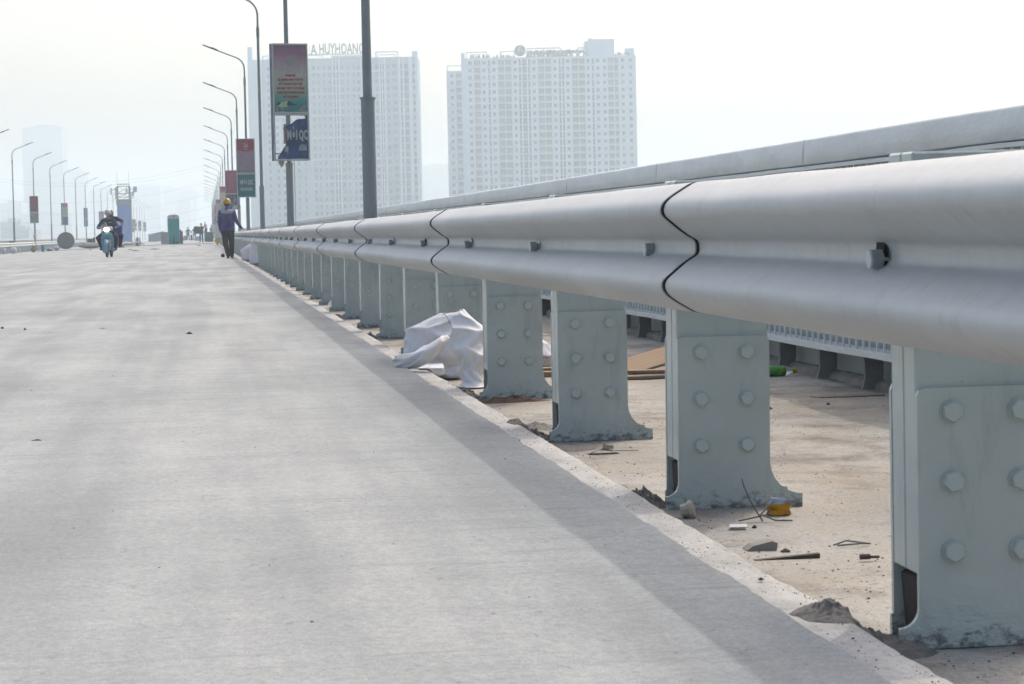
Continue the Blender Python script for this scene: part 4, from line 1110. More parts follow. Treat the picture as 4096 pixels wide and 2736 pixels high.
shell('frame_body', M_bblue, [(.22, .62, .05, .12), (.40, .50, .055, .11), (.62, .56, .09, .14), (.85, .66, .12, .12), (1.15, .72, .11, .09), (1.42, .76, .05, .05)])
shell('seat', M_bdark, [(.48, .735, .06, .03), (.62, .76, .12, .045), (.90, .775, .14, .05), (1.20, .80, .13, .05), (1.36, .81, .06, .03)])
b = MB(); b.bbox(-.09, .09, .42, .72, .22, .42, .03); b.tube([(0, .45, .30), (0, .30, .30)], .06, 12); b.obj('engine', M_chrome, bike)
b = MB(); b.tube([(.08, .45, .22), (.11, .7, .20), (.13, 1.1, .25), (.135, 1.45, .30)], [.02, .025, .045, .045], 10); b.obj('exhaust', M_bdark, bike, smooth=50)
b = MB(); b.tube([(-.24, .52, .25), (.24, .52, .25)], .012, 8); b.tube([(-.23, .98, .33), (.23, .98, .33)], .012, 8); b.obj('footpeg', M_bdark, bike)
b = MB()
for s in (-1, 1): b.tube([(s*.09, .75, .30), (s*.09, 1.22, .285)], .02, 8); b.tube([(s*.11, 1.2, .30), (s*.11, 1.08, .64)], .026, 8)
b.obj('swing_arm', M_chrome, bike)
# rider (0 jacket 1 skin/mask 2 trousers 3 shoe 4 glove 5 mask 6 lime)
def mirror(): pass
P = [('e', (0, .60, 1.13), (.19, .12, .24), 0), ('e', (0, .68, .92), (.17, .13, .16), 0), ('c', (-.15, .54, 1.27), .065, (.15, .54, 1.27), .065, 0), ('c', (0, .54, 1.30), .055, (0, .51, 1.40), .05, 1), ('e', (-.005, .49, 1.475), (.078, .092, .115), 1), ('e', (-.005, .435, 1.445), (.062, .045, .06), 5), ('e', (-.005, .398, 1.475), (.014, .02, .02), 1),
     ('c', (-.19, .55, 1.25), .062, (-.335, .42, 1.03), .052, 0), ('c', (-.335, .42, 1.03), .052, (-.285, .24, 1.00), .040, 0), ('c', (.19, .55, 1.25), .062, (.335, .42, 1.04), .052, 0), ('c', (.335, .42, 1.04), .052, (.285, .24, 1.00), .040, 0),
     ('e', (-.285, .20, .99), (.048, .045, .035), 4), ('e', (.285, .20, .99), (.048, .045, .035), 4),
     ('c', (-.11, .74, .84), .105, (-.335, .36, .66), .082, 2), ('c', (-.335, .36, .66), .082, (-.235, .50, .34), .062, 2), ('c', (.11, .74, .84), .105, (.275, .36, .68), .082, 2), ('c', (.275, .36, .68), .082, (.245, .50, .34), .062, 2),
     ('c', (-.235, .54, .295), .042, (-.26, .36, .275), .036, 3), ('c', (.245, .54, .295), .042, (.27, .36, .275), .036, 3)]
for s in (-1, 1):
    for k in range(4): P.append(('c', (s*(.255+k*.021), .185, 1.005), .012, (s*(.255+k*.021), .165, .965), .011, 4))
    P.append(('c', (s*.245, .20, .985), .013, (s*.235, .19, .955), .011, 4))
me = body_mesh('body', P, [M_navyj, M_skin, M_navyt, M_blacks, M_glove, M_mask, M_hiviz], .011, 4)
rd = thing('person', 'motorbike rider in navy jacket and white helmet facing the camera', 'person', (BX, BY, BZ), R(-4.5)); link('body', me, rd)
b = MB(); pr = [(.112*math.cos(math.pi/2*k/8)+.002, .115*math.sin(math.pi/2*k/8)) for k in range(9)]
b.T = Matrix.Diagonal((1, 1.12, 1.05, 1)); b.lathe([(.112, -.055), (.118, -.03), (.116, 0)]+pr, 24); b.T = None
b.prism([(-.112, -.02), (-.085, -.03), (0, -.034), (.085, -.03), (.112, -.02), (.09, -.01), (-.09, -.01)], 1, -.175, -.10)
hl = b.obj('helmet', M_whelm, rd, (-.005, .50, 1.515), smooth=45)
b = MB(); b.box(-.075, .075, -.124, -.118, -.05, -.028); b.obj('goggle', M_bdark, hl)
for s in (-1, 1):
    b = MB(); b.ell((s*.032, .402, 1.487), (.012, .008, .008), 8, 6); b.obj('eye', M_hair, rd)
b = MB(); b.tube([(-.16, .475, 1.19), (-.06, .462, 1.175)], .012, 6); b.tube([(.02, .462, 1.185), (.14, .475, 1.195)], .012, 6); b.obj('reflective_stripe', M_hiviz, rd)
# passenger sits behind, leaning out to the right of the picture
P = [('e', (.07, 1.02, 1.18), (.19, .12, .25), 0), ('e', (.04, 1.06, .95), (.17, .13, .16), 0), ('c', (-.07, 1.0, 1.33), .065, (.24, 1.0, 1.33), .065, 0), ('c', (.07, 1.0, 1.36), .055, (.06, .98, 1.44), .05, 1), ('e', (.05, .97, 1.50), (.08, .092, .115), 5), ('e', (.05, .90, 1.48), (.06, .05, .08), 1), ('e', (.05, .87, 1.485), (.014, .02, .02), 1),
     ('c', (.26, 1.0, 1.31), .064, (.43, .93, 1.22), .055, 0), ('c', (.43, .93, 1.22), .052, (.45, .80, 1.16), .042, 0), ('e', (.455, .765, 1.14), (.04, .045, .04), 1),
     ('c', (-.12, 1.0, 1.31), .062, (-.22, .95, 1.06), .052, 0), ('c', (-.22, .95, 1.06), .05, (-.10, .82, .98), .040, 0), ('e', (-.08, .79, .97), (.04, .045, .04), 1),
     ('c', (-.06, 1.10, .87), .105, (-.24, .78, .72), .082, 2), ('c', (-.24, .78, .72), .08, (-.225, .96, .40), .06, 2), ('c', (.16, 1.10, .87), .11, (.40, .76, .74), .085, 2), ('c', (.40, .76, .74), .082, (.33, .94, .40), .062, 2),
     ('c', (-.225, 1.0, .37), .042, (-.235, .83, .35), .036, 3), ('c', (.32, 1.0, .37), .042, (.34, .82, .35), .036, 3)]
fingers(P, (.455, .735, 1.12), (0, -.6, -.8), (1, 0, 0), m=1, spread=.4)
fingers(P, (-.07, .76, .955), (.3, -.6, -.7), (1, 0, 0), m=1, spread=.4)
me = body_mesh('body', P, [M_dgreen, M_skin, M_navyt, M_blacks, M_glove, M_hair], .013, 4)
ps = thing('person', 'passenger in dark green jacket behind the rider, one arm out', 'person', (BX, BY, BZ), R(-4.5)); link('body', me, ps)
b = MB(); b.bbox(.20, .44, .70, .90, .72, 1.08, .03); tag(b.obj('blue_bag', M_bluej, None, (BX, BY, BZ), R(-4.5)), 'bright blue bag held at the motorbike passenger side', 'bag')
b = MB(); b.prism([(-.22, .985), (-.19, 1.12), (-.05, 1.18), (-.02, 1.03)], 1, .30, .315); b.obj('dummy', M_yoke) if False else None
cb = b.obj('carried_board', mat('board_beige', (.33, .32, .28), .8), None, (BX, BY, BZ), R(-4.5)); tag(cb, 'beige card propped between rider and handlebar', 'card')
b = MB(); b.tube([(.0, .30, 1.02), (-.045, .28, 1.17)], .014, 8); tag(b.obj('stick', mat('stick_pale', (.55, .52, .42), .7), None, (BX, BY, BZ), R(-4.5)), 'short pale stick beside the card on the motorbike', 'stick')

# ================================================================== left guardrail and parapet across the road
LG = thing('guardrail', 'distant steel guardrail along the left road edge', 'guardrail')
def lz(Y): return deckz(-14.5, Y)-.05
b = MB(); b.bbox(-.24, 0, 0, .16, 0, .845, .004); me_lp = b.mesh('post', M_post)
for k in range(75):
    y = 140+2*k; link('post', me_lp, LG, (-14.61, y, lz(y)))
for k in range(27):
    y0 = 138+5.5*k
    rail_panel(y0, y0+5.52, -14.57, k*1.7, 1.4, sgn=1, zf=lz, lean=-.002, wob=3.).obj('rail_panel', M_rail, LG, smooth=35)
LP = thing('parapet_fence', 'grey parapet fence along the far left edge of the bridge', 'fence')
for k in range(34):
    y = 130+9*k; z = lz(y)
    b = MB(); b.box(-16.55, -16.4, y+.01, y+8.99, z+1.0, z+1.13); b.obj('top_rail', M_fence, LP)
    b = MB(); b.box(-16.5, -16.49, y+.01, y+8.99, z, z+.99); b.obj('backing_sheet', M_sheet, LP)

# ================================================================== things on and along the road, far to near
M_toilet = mat('toilet_teal', (.03, .40, .37), .45, var=.12, scale=2, bump=.1); M_cap = mat('toilet_cap_white', (.55, .58, .57), .5)
def G_(px, Y, py=960): p = atY(px, py, Y); return (p.x, Y, deckz(p.x, Y))
x, y, z = G_(696, 180)
t = thing('portable_toilet', 'teal portable toilet with rounded white top standing on the road', 'toilet', (x, y, z), R(3))
b = MB(); poly = [(-.40, 0), (.40, 0), (.43, .1), (.43, 1.98), (-.43, 1.98), (-.43, .1)]; b.prism(poly, 1, 0, 1.05); b.obj('body', M_toilet, t)
cap = [(-.445, 1.98), (.445, 1.98), (.445, 2.10), (.40, 2.20), (.30, 2.27), (.15, 2.30), (-.15, 2.30), (-.30, 2.27), (-.40, 2.20), (-.445, 2.10)]
b = MB(); b.prism(cap, 1, -.02, 1.07); b.obj('roof_cap', M_cap, t)
b = MB(); b.box(-.445, -.425, -.012, .0, .1, 1.975); b.box(.425, .445, -.012, 0, .1, 1.975); b.obj('corner_trim', M_cap, t)
b = MB(); b.prism([(-.08, 0), (.08, 0), (.02, .62), (-.02, .62)], 1, -.02, -.004); b.obj('lower_slot', mat('dull_brown', (.10, .07, .06), .8), t)
b = MB(); b.T = Matrix.Translation((.03, -.025, 2.17)) @ Matrix.Rotation(R(90), 4, 'X'); b.lathe([(.05, 0), (.05, .012)], 14); b.obj('vent_plug', M_bdark, t)
b = MB(); b.bbox(.12, .40, -.016, .0, .02, .2, .004); b.obj('kick_plate', mat('dark_teal', (.01, .10, .10), .6), t)
# concrete block stack left of it, brown crate stack right of it
M_cblock = mat('barrier_concrete', (.33, .34, .32), .9, var=.2, scale=3, bump=.4)
x, y, z = G_(660, 192)
for k, (w, h, zz, dx, lab) in enumerate(((.62, .50, 0, 0, 'lower grey concrete block left of the portable toilet'), (.60, .48, .505, -.02, 'upper grey concrete block stacked left of the portable toilet'))):
    b = MB(); b.bbox(-w/2, w/2, 0, .9, 0, h, .02); b.box(-w/2-.03, -w/2+.0, .1, .3, h*.2, h*.35); b.box(-w/2-.03, -w/2, .1, .3, h*.65, h*.8)
    for i, v in enumerate(b.v): q = Vector(v); b.v[i] = tuple(q+Vector((.01*nz(q.x*9, q.z*9), 0, .008*nz(q.z*9, q.x*9))))
    tag(b.obj('concrete_block', M_cblock, None, (x+dx, y, z+zz)), lab, 'block')
x, y, z = G_(724, 190); b = MB(); b.bbox(-.14, .16, 0, .5, 0, 1.02, .01); b.bbox(-.10, .05, .1, .4, 1.02, 1.14, .01)
for k in range(5): b.box(-.145, .165, -.012, -.001, .08+k*.2, .2+k*.2)
tag(b.obj('crate_stack', mat('crate_brown', (.14, .10, .09), .85, var=.2), None, (x, y, z)), 'tall narrow brown crate just right of the portable toilet', 'crate')
# grey sloping shed roof further back
x, y, z = G_(622, 330); b = MB()
b.prism([(-1.0, 0), (1.1, 0), (1.1, 1.35), (-.9, .95), (-1.0, .9)], 1, 0, 3.0); M_shed = mat('shed_sheet', (.30, .34, .37), .7, var=.1)
t = thing('site_shed', 'low grey site shed with sloping roof left of the toilet', 'shed', (x, y, z)); b.obj('wall', M_shed, t)
b = MB(); b.prism([(-1.15, .93), (1.2, 1.38), (1.2, 1.45), (-1.15, 1.0)], 1, -.15, 3.15); b.obj('roof', M_shed, t)
# white barrier with cones
M_plw = mat('barrier_white', (.62, .63, .63), .6, var=.12); M_cone = mat('cone_red', (.42, .05, .06), .6); M_conew = mat('cone_white', (.65, .65, .65), .6); M_rub = mat('cone_rubber', (.02, .02, .02), .8)
x, y, z = G_(551, 205)
b = MB(); b.prism([(-.32, 0), (.32, 0), (.30, .25), (.22, .40), (.20, .66), (-.20, .66), (-.22, .40), (-.30, .25)], 1, 0, .9); tag(b.obj('road_barrier', M_plw, None, (x+.01, y+.4, z)), 'white moulded road barrier behind a red and white cone', 'barrier')
def cone(px, Y, lab, s=1., dx=0):
    x, y, z = G_(px, Y); t = thing('traffic_cone', lab, 'traffic cone', (x+dx, y, z), 0, 'traffic cones on the bridge'); t.scale = (s, s, s)
    b = MB(); b.bbox(-.17, .17, -.17, .17, 0, .05, .01); b.obj('base', M_rub, t)
    b = MB(); b.lathe([(.135, .05), (.10, .24)], 16); b.obj('lower_band', M_cone, t); b = MB(); b.lathe([(.10, .241), (.075, .39)], 16); b.obj('white_band', M_conew, t)
    b = MB(); b.lathe([(.075, .391), (.03, .68), (.02, .70)], 16); b.obj('tip', M_cone, t)
cone(549, 190, 'red and white traffic cone in front of the white barrier')
cone(488, 165, 'red and white traffic cone just right of the motorbike passenger', .95)
cone(479, 172, 'second red and white cone half hidden behind the motorbike passenger', .9)
x, y, z = G_(505, 210); b = MB(); b.ell((0, 0, .12), (.9, .6, .22), 14, 8); b.ell((.9, 0, .08), (.8, .5, .14), 12, 8)
for i, v in enumerate(b.v): q = Vector(v); b.v[i] = tuple(q*(1+.25*nz(q.x*4, q.y*4, q.z*4)))
tag(b.obj('rubble_heap', mat('rubble_pale', (.42, .41, .39), .9, var=.3, scale=9, bump=.6), None, (x, y, z)), 'pale rubble heap at the foot of the blue tower', 'rubble')
# green tarpaulin, yellow sign, bench clutter by the workers
x, y, z = G_(834, 215); b = MB(); vs = []; fs = []
for j in range(11):
    for i in range(11):
        u, v = i/10, j/10; vs.append(((u-.5)*.75, .06*nz(u*5, v*5), .05+v*.85+.12*u*(v-.3)+.03*nz(u*6, 3)))
for j in range(10):
    for i in range(10): a = j*11+i; fs.append((a, a+1, a+12, a+11))
b.add(vs, fs); b.add([(p[0], p[1]+.05, p[2]) for p in vs], fs); tag(b.obj('tarpaulin', mat('tarp_green', (.05, .17, .10), .7, var=.25), None, (x, y, z), smooth=True), 'green tarpaulin hung upright among the far workers', 'tarpaulin')
x, y, z = G_(864, 150); b = MB(); b.T = Matrix.Rotation(R(90), 4, 'X'); b.lathe([(.20, 0), (.20, .012)], 22)
t = thing('round_sign', 'round yellow sign leaning on the guardrail near far workers', 'sign', (x+.1, y, z+.28)); b.obj('disc', mat('sign_yellow', (.62, .45, .03), .5), t); b = MB(); b.box(-.02, .02, .0, .03, -.28, .2); b.obj('stake', M_bdark, t)
for px, Y, w, h, m_, lab in ((722, 300, .5, .45, M_rock, 'small brown clutter box left of the navy worker'), (766, 298, .3, .75, M_dgreen, 'upright dark green drum between the two far workers'), (792, 280, .9, .5, M_cblock, 'low grey concrete curb piece right of the blue worker'), (741, 305, .6, .62, mat('clutter_grey', (.24, .25, .26), .8, var=.3), 'grey barrow-like box behind the navy worker')):
    x, y, z = G_(px, Y); b = MB(); b.prism([(-w/2, 0), (w/2, 0), (w*.46, h), (w*.1, h*1.05), (-w*.4, h*.92)], 1, 0, .5); tag(b.obj('site_box', m_, None, (x, y, z)), lab, 'box')
# ---------------- blue wrapped mast with antennas
x, y, z = G_(499, 400)
M_wrap = mat('wrap_blue', (.02, .16, .55), .55, var=.15, scale=1.2, stretch=(1, 1, .25)); M_lat = mat('mast_steel', (.16, .19, .21), .6); M_ant = mat('antenna_grey', (.34, .38, .40), .6); M_foil = mat('wrap_grey', (.20, .25, .30), .7, var=.25)
mast = thing('antenna_mast', 'blue wrapped square mast topped by lattice frame with antennas', 'mast', (x, y, z-.1), 0)
b = MB(); b.bbox(-1.15, 1.15, 0, 2.2, 0, 6.4, .05); b.obj('blue_cladding', M_wrap, mast)
b = MB(); b.bbox(-1.22, 1.20, -.05, 2.25, 6.4, 7.55, .08); b.obj('grey_wrap', M_foil, mast)
b = MB()
for sx in (-1.05, 1.0):
    for sy in (0., 2.): b.box(sx-.13, sx+.13, sy-.12, sy+.12, 7.55, 9.8); 
for zz in (7.9, 8.55, 9.75, 10.12):
    for sy in (0., 2.): b.tube([(-1.05, sy, zz), (1.0, sy, zz)], .045, 5)
    for sx in (-1.05, 1.0): b.tube([(sx, 0, zz), (sx, 2, zz)], .045, 5)
for z0, z1 in ((7.9, 8.55), (8.55, 9.75)): b.tube([(-1.0, 0, z0), (.95, 0, z1)], .03, 5); b.tube([(-1.0, 0, z1), (.95, 0, z0)], .03, 5)
for k in range(5): b.tube([(-1.0+k*.5, 0, 9.75), (-1.0+k*.5, 0, 10.12)], .025, 5)
for sx in (-1.0, .97): b.tube([(sx, 0, 9.6), (sx, 0, 12.2)], .02, 5)
b.obj('lattice', M_lat, mast)
for (xa, zc, w, h) in ((-2.05, 8.9, .26, 1.15), (-1.25, 9.2, .35, .7), (.55, 9.0, .34, .75), (2.0, 9.2, .62, .95), (1.62, 8.4, .3, .9), (-1.2, 6.9, .25, .4), (-1.15, 8.2, .5, 1.3), (1.15, 8.1, .45, 1.3)):
    b = MB(); b.bbox(xa-w/2, xa+w/2, -.35, -.13, zc-h/2, zc+h/2, .04); b.obj('antenna', M_ant, mast)
b = MB()
for zz in (8.6, 9.25): b.tube([(-2.0, -.1, zz), (-1.05, -.1, zz)], .03, 5); b.tube([(1.0, -.1, zz), (2.0, -.1, zz)], .03, 5)
b.tube([(1.25, -.1, 0), (1.25, -.1, 8.0)], .09, 8); b.tube([(-1.95, -.2, 8.4), (-1.6, -.2, 7.6), (-1.2, -.1, 6.9)], .02, 5); b.obj('bracket_arms', M_lat, mast)
b = MB(); b.ell((1.9, -.2, 3.15), (.30, .2, .38), 12, 8); b.ell((1.75, -.2, 2.45), (.42, .25, .32), 12, 8); b.ell((1.55, -.2, 2.1), (.3, .2, .3), 10, 8); b.obj('insulation_wad', mat('wad_cream', (.50, .50, .40), .9, var=.2), mast, smooth=True)
for zz, hh, m_ in ((2.0, .5, M_print['grey']), (1.3, .75, M_rock)):
    b = MB(); b.box(-.8, -.12, -.02, -.004, zz-hh/2+.2, zz+hh/2+.2); b.obj('notice_sheet', m_, mast)
# ---------------- along the left guardrail
M_disc = mat('disc_grey', (.12, .125, .12), .8, var=.25, scale=5, bump=.3)
x, y, z = G_(263, 199)
t = thing('round_disc', 'big dark grey round disc standing upright by the left guardrail', 'disc', (x, y, z+.0))
b = MB(); poly = [(.74*math.cos(2*math.pi*k/22), .74+.74*math.sin(2*math.pi*k/22)) for k in range(22)]; poly = [(px, max(.03, pz)) for px, pz in poly]
b.prism(poly, 1, 0, .12); b.obj('plate', M_disc, t)
for (hx, hz_) in ((-.22, .95), (.0, .85), (.15, .97), (.2, .75), (-.2, .70), (.0, .6), (-.05, 1.07)):
    b = MB(); b.T = Matrix.Translation((hx, .0, hz_)) @ Matrix.Rotation(R(90), 4, 'X'); b.lathe([(.03, 0), (.03, .006)], 10); b.obj('hole', M_hole, t)
def blob(name, px, Y, w, h, m_, lab, cat, seed=0, amp=.25, py=960, dz=0):
    x, y, z = G_(px, Y, py); b = MB(); b.ell((0, 0, h/2), (w/2, w/2*.8, h/2), 18, 12)
    for i, v in enumerate(b.v):
        q = Vector(v); k = 1+amp*nz(q.x*5/w+seed, q.y*5/w, q.z*5/h)+amp*.5*abs(nz(q.x*11/w+seed, q.y*11/w, q.z*9/h)); b.v[i] = (q.x*k, q.y*k, max(0.0, q.z*k))
    return tag(b.obj(name, m_, None, (x, y, z+dz), smooth=True), lab, cat)
M_bagw = mat('bag_white', (.60, .61, .64), .6, var=.12, scale=9, bump=.3)
blob('plastic_bag', 53, 162, .44, .44, M_bagw, 'round white plastic bag by the left guardrail', 'bag', 3)
blob('plastic_bag', 16, 165, .24, .40, M_bagw, 'small crumpled white bag at far left edge', 'bag', 8)
blob('straw_heap', 133, 172, .42, .45, mat('straw', (.32, .26, .17), .9, var=.4, scale=20), 'tan straw clump left of the blue barrel', 'straw', 5, .4)
blob('plastic_bag', 361, 150, .18, .11, M_bagw, 'tiny white bag on the road left of the motorbike', 'bag', 12)
blob('dirt_heap', 360, 190, 1.9, .42, M_conc, 'grey dirt heap right of the round disc', 'dirt', 15, .3)
x, y, z = G_(79, 164); b = MB(); b.lathe([(.035, 0), (.045, .02), (.045, .30), (.02, .38), (.02, .42)], 12); tag(b.obj('bottle', M_bagw, None, (x, y, z), smooth=40), 'upright pale bottle right of the round white bag', 'bottle')
x, y, z = G_(170, 170); b = MB(); b.lathe([(.12, 0), (.125, .02), (.115, .16), (.125, .18), (.115, .34), (.125, .36), (.12, .50), (.10, .51)], 18); tag(b.obj('barrel', mat('barrel_blue', (.10, .19, .29), .5, var=.2), None, (x, y, z), smooth=40), 'small blue barrel beside the left guardrail', 'barrel')
x, y, z = G_(73, 176); b = MB(); b.prism([(-.17, 0), (.17, 0), (.16, .65), (-.19, .66)], 1, 0, .35); b.prism([(-.20, .66), (.18, .65), (.18, .69), (-.20, .70)], 1, -.02, .37); tag(b.obj('dark_bin', mat('bin_dark', (.055, .06, .055), .7, var=.2), None, (-15.5, 190, deckz(-14.5, 190)+.18)), 'dark rectangular bin standing behind the left guardrail', 'bin')
b = MB(); b.lathe([(.16, 0), (.12, .1), (.04, .42)], 12); tag(b.obj('orange_cone', M_orange, None, (-15.6, 196, deckz(-14.5, 196)+.2)), 'small orange cone left of the dark bin', 'traffic cone')
x, y, z = G_(146, 173)
b = MB(); b.tube([(-.22, 0, 1.25), (-.10, 0, .75), (.10, .1, .05)], .03, 6); tag(b.obj('leaning_pole', mat('wood_pink', (.36, .24, .20), .8), None, (x, y, z)), 'pinkish wooden pole leaning on left guardrail', 'pole')
for px, w, h, m_, lab in ((197, .5, .22, M_rock, 'brown rubbish pile right of the blue barrel'), (226, .36, .30, M_bagw, 'crumpled white rubbish left of the round disc')):
    blob('rubbish', px, 178, w, h, m_, lab, 'rubbish', px, .5)
b = MB(); x, y, z = G_(362, 205); b.bbox(-.28, .18, 0, .3, 0, .36, .02); b.bbox(.2, .4, 0, .3, 0, .46, .03); tag(b.obj('dark_crate', M_bdark, None, (x, y, z+.42)), 'dark crate on top of the grey dirt heap', 'crate')
# black box near the walking worker
x, y, z = G_(886, 74, 1005); b = MB(); b.bbox(-.06, .06, 0, .12, 0, .085, .008); b.box(-.04, .04, .02, .10, .085, .11); tag(b.obj('black_box', M_bdark, None, (.545, 70.5, deckz(.5, 70.5))), 'small black box on the road beside walking worker', 'box')

# ================================================================== sacks between the posts
M_sack = mat('woven_sack', (.80, .80, .82), .72, var=.10, scale=18, bump=.2, bscale=160, dirt=(.40, .36, .33), dirt_scale=6, dirt_amt=.35)
M_sackr = mat('sack_red_print', (.45, .16, .18), .7)
def tri(x): f = x-math.floor(x); return 1-4*abs(f-.5)
def crumple(p, seed, big=1.):
    rr = random.Random(int(seed*100)); d = 0
    w = Vector((nz(p.x*5/big, p.y*5/big, p.z*5/big+seed), nz(p.y*5/big+7, p.z*5/big, p.x*5/big+seed), 0))*.055*big
    for f, a in ((5.5, 1.), (8., .75), (11., .55), (17., .30), (27., .16)):
        v = Vector((rr.gauss(0, 1), rr.gauss(0, .8), rr.gauss(0, .8))).normalized(); d += a*tri((p+w).dot(v)*f/big+rr.random())
    return d
def sack(name, rings, label, amp=.014, seed=0., m_=None, n=96, sub=14, fold=1., big=1.):
    """loft through (x, y, z, rx, ry, tilt) rings, creased like stiff woven plastic"""
    b = MB(); vs = []; fs = []; k = len(rings); rows = (k-1)*sub+1
    for i in range(rows):
        t = i/sub; a = min(int(t), k-2); f = t-a; f = f*f*(3-2*f)
        r = [rings[a][q]*(1-f)+rings[a+1][q]*f for q in range(6)]
        for j in range(n):
            th = 2*math.pi*j/n; cx, sx = math.cos(th), math.sin(th)
            p = Vector((r[0]+r[3]*cx, r[1]+r[4]*sx, r[2]+r[5]*cx))
            q = p*9; d = amp*fold*.8*crumple(p, seed, big)
            d *= min(1., (r[3]+r[4])/.10)
            p += Vector((cx, sx, .25*nz(q.x, q.y, q.z)))*d
            vs.append(p)
    for i in range(rows-1):
        for j in range(n): j2 = (j+1) % n; fs.append((i*n+j, i*n+j2, (i+1)*n+j2, (i+1)*n+j))
    fs += [tuple(range(n-1, -1, -1)), tuple((rows-1)*n+j for j in range(n))]
    b.add(vs, fs); o = b.obj(name, m_ or M_sack, smooth=True); return tag(o, label, 'sack', 'woven sacks along the guardrail')
def A(px, py, Y): p = atY(px, py, Y); return p
S = .3407
def cs(x, y): return (1500+x*S, 1150+y*S)
def R_(x, y, Y, wpx, ry, tilt=0.):
    p = A(*cs(x, y), Y); return (p.x, p.y, p.z, wpx*S*Y/FPX, ry, tilt)
def cloth(P, periodic, grow=1.16, maxd=.026, steps=46, iters=7, seed=0, grav=2.5, rough=.006):
    """let a slightly oversized cloth buckle into folds about the stuffed form P[v, u, 3] (position based dynamics)"""
    nv, nu = P.shape[:2]; N = np.zeros_like(P)
    for v in range(nv):
        for u in range(nu):
            p = P[v, u]; N[v, u] = (nz(p[0]*16+seed, p[1]*16, p[2]*9), nz(p[1]*16+seed, p[2]*9+3, p[0]*16), .4*nz(p[2]*14, p[0]*14+seed, p[1]*14))
    X = P+N*rough*2; V = np.zeros_like(X); dt = 1/60.; cons = []
    def pair(dv, du):
        for pv in range(2 if dv else 1):
            for pu in range(2 if du else 1):
                vi = np.arange(0, nv-dv); ui = np.arange(0, nu if periodic else nu-du)
                if dv: vi = vi[(vi//dv) % 2 == pv]
                if du: ui = ui[(ui//du) % 2 == pu]
                if len(vi) == 0 or len(ui) == 0: continue
                a = np.ix_(vi, ui); b_ = np.ix_(vi+dv, (ui+du) % nu)
                cons.append((a, b_, np.linalg.norm(P[a]-P[b_], axis=-1)*grow, 1. if max(dv, du) == 1 else (.6 if max(dv, du) == 2 else .35)))
    pair(1, 0); pair(0, 1); pair(1, 1); pair(2, 0); pair(0, 2); pair(4, 0); pair(0, 4)
    for st in range(steps):
        V[..., 2] -= grav*dt; V *= .9; Xo = X.copy(); X = X+V*dt
        for it in range(iters):
            for a, b_, L, k in cons:
                d = X[b_]-X[a]; n_ = np.linalg.norm(d, axis=-1)+1e-9; c = d*((n_-L)/n_*.5*k)[..., None]; X[a] += c; X[b_] -= c
            d = X-P; n_ = np.linalg.norm(d, axis=-1)+1e-9; X = P+d*np.minimum(1, maxd/n_)[..., None]
            X[..., 2] = np.maximum(X[..., 2], .004+.064*(X[..., 0] < 1.06))
        V = np.clip((X-Xo)/dt, -1.5, 1.5)
    for k in range(2):
        up = np.roll(X, 1, 1); dn = np.roll(X, -1, 1)
        if not periodic: up[:, 0] = X[:, 0]; dn[:, -1] = X[:, -1]
        Y_ = X.copy(); Y_[1:-1] = .4*X[1:-1]+.15*(up[1:-1]+dn[1:-1]+X[:-2]+X[2:]); X = Y_
    return X
def loft(rings, n, sub):
    k = len(rings); rows = (k-1)*sub+1; out = np.zeros((rows, n, 3)); th = np.arange(n)*2*math.pi/n
    for i in range(rows):
        t = i/sub; a = min(int(t), k-2); f = t-a; f = f*f*(3-2*f); r = [rings[a][q]*(1-f)+rings[a+1][q]*f for q in range(6)]
        out[i, :, 0] = r[0]+r[3]*np.cos(th); out[i, :, 1] = r[1]+r[4]*np.sin(th); out[i, :, 2] = r[2]+r[5]*np.cos(th)
    return out
def cloth_obj(X, periodic, label, m_=None):
    nv, nu = X.shape[:2]; b = MB(); fs = []
    for v in range(nv-1):
        for u in range(nu if periodic else nu-1): u2 = (u+1) % nu; fs.append((v*nu+u, v*nu+u2, (v+1)*nu+u2, (v+1)*nu+u))
    b.add([tuple(p) for p in X.reshape(-1, 3)], fs)
    me = b.mesh('woven_sack', m_ or M_sack, True); o = link('woven_sack', me)
    s_ = o.modifiers.new('sub', 'SUBSURF'); s_.levels = 1; s_.render_levels = 1
    k_ = o.modifiers.new('thick', 'SOLIDIFY'); k_.thickness = .0012
    return tag(o, label, 'sack', 'woven sacks along the guardrail')
# upright sack: fat foot, squeezed waist, billowing empty head
T_ = loft([R_(1130, 1190, 10.62, 50, .04), R_(1140, 1150, 10.62, 150, .085), R_(1145, 1040, 10.64, 108, .07), R_(1140, 900, 10.66, 120, .075), R_(1125, 760, 10.68, 160, .085, .01), R_(1085, 640, 10.70, 190, .08, .01), R_(1080, 450, 10.72, 190, .065, -.005), R_(1060, 300, 10.74, 120, .04, -.01), R_(1030, 215, 10.76, 40, .018), R_(1025, 196, 10.76, 8, .006)], 72, 8)
cloth_obj(cloth(T_, True, 1.13, .024, seed=1.3), True, 'upright white woven sack slumped against a guardrail post, nearest the camera')
# wide sack behind it, half full
T_ = loft([R_(880, 1010, 11.35, 30, .05), R_(860, 980, 11.3, 150, .09), R_(780, 860, 11.3, 290, .10), R_(700, 700, 11.3, 325, .11), R_(690, 520, 11.3, 310, .10, .015), R_(700, 380, 11.3, 285, .08, .02), R_(780, 270, 11.3, 200, .045, .02), R_(850, 232, 11.3, 100, .018, .0)], 72, 9)
cloth_obj(cloth(T_, True, 1.12, .030, seed=5.1), True, 'wide white woven sack lying open behind the upright one')
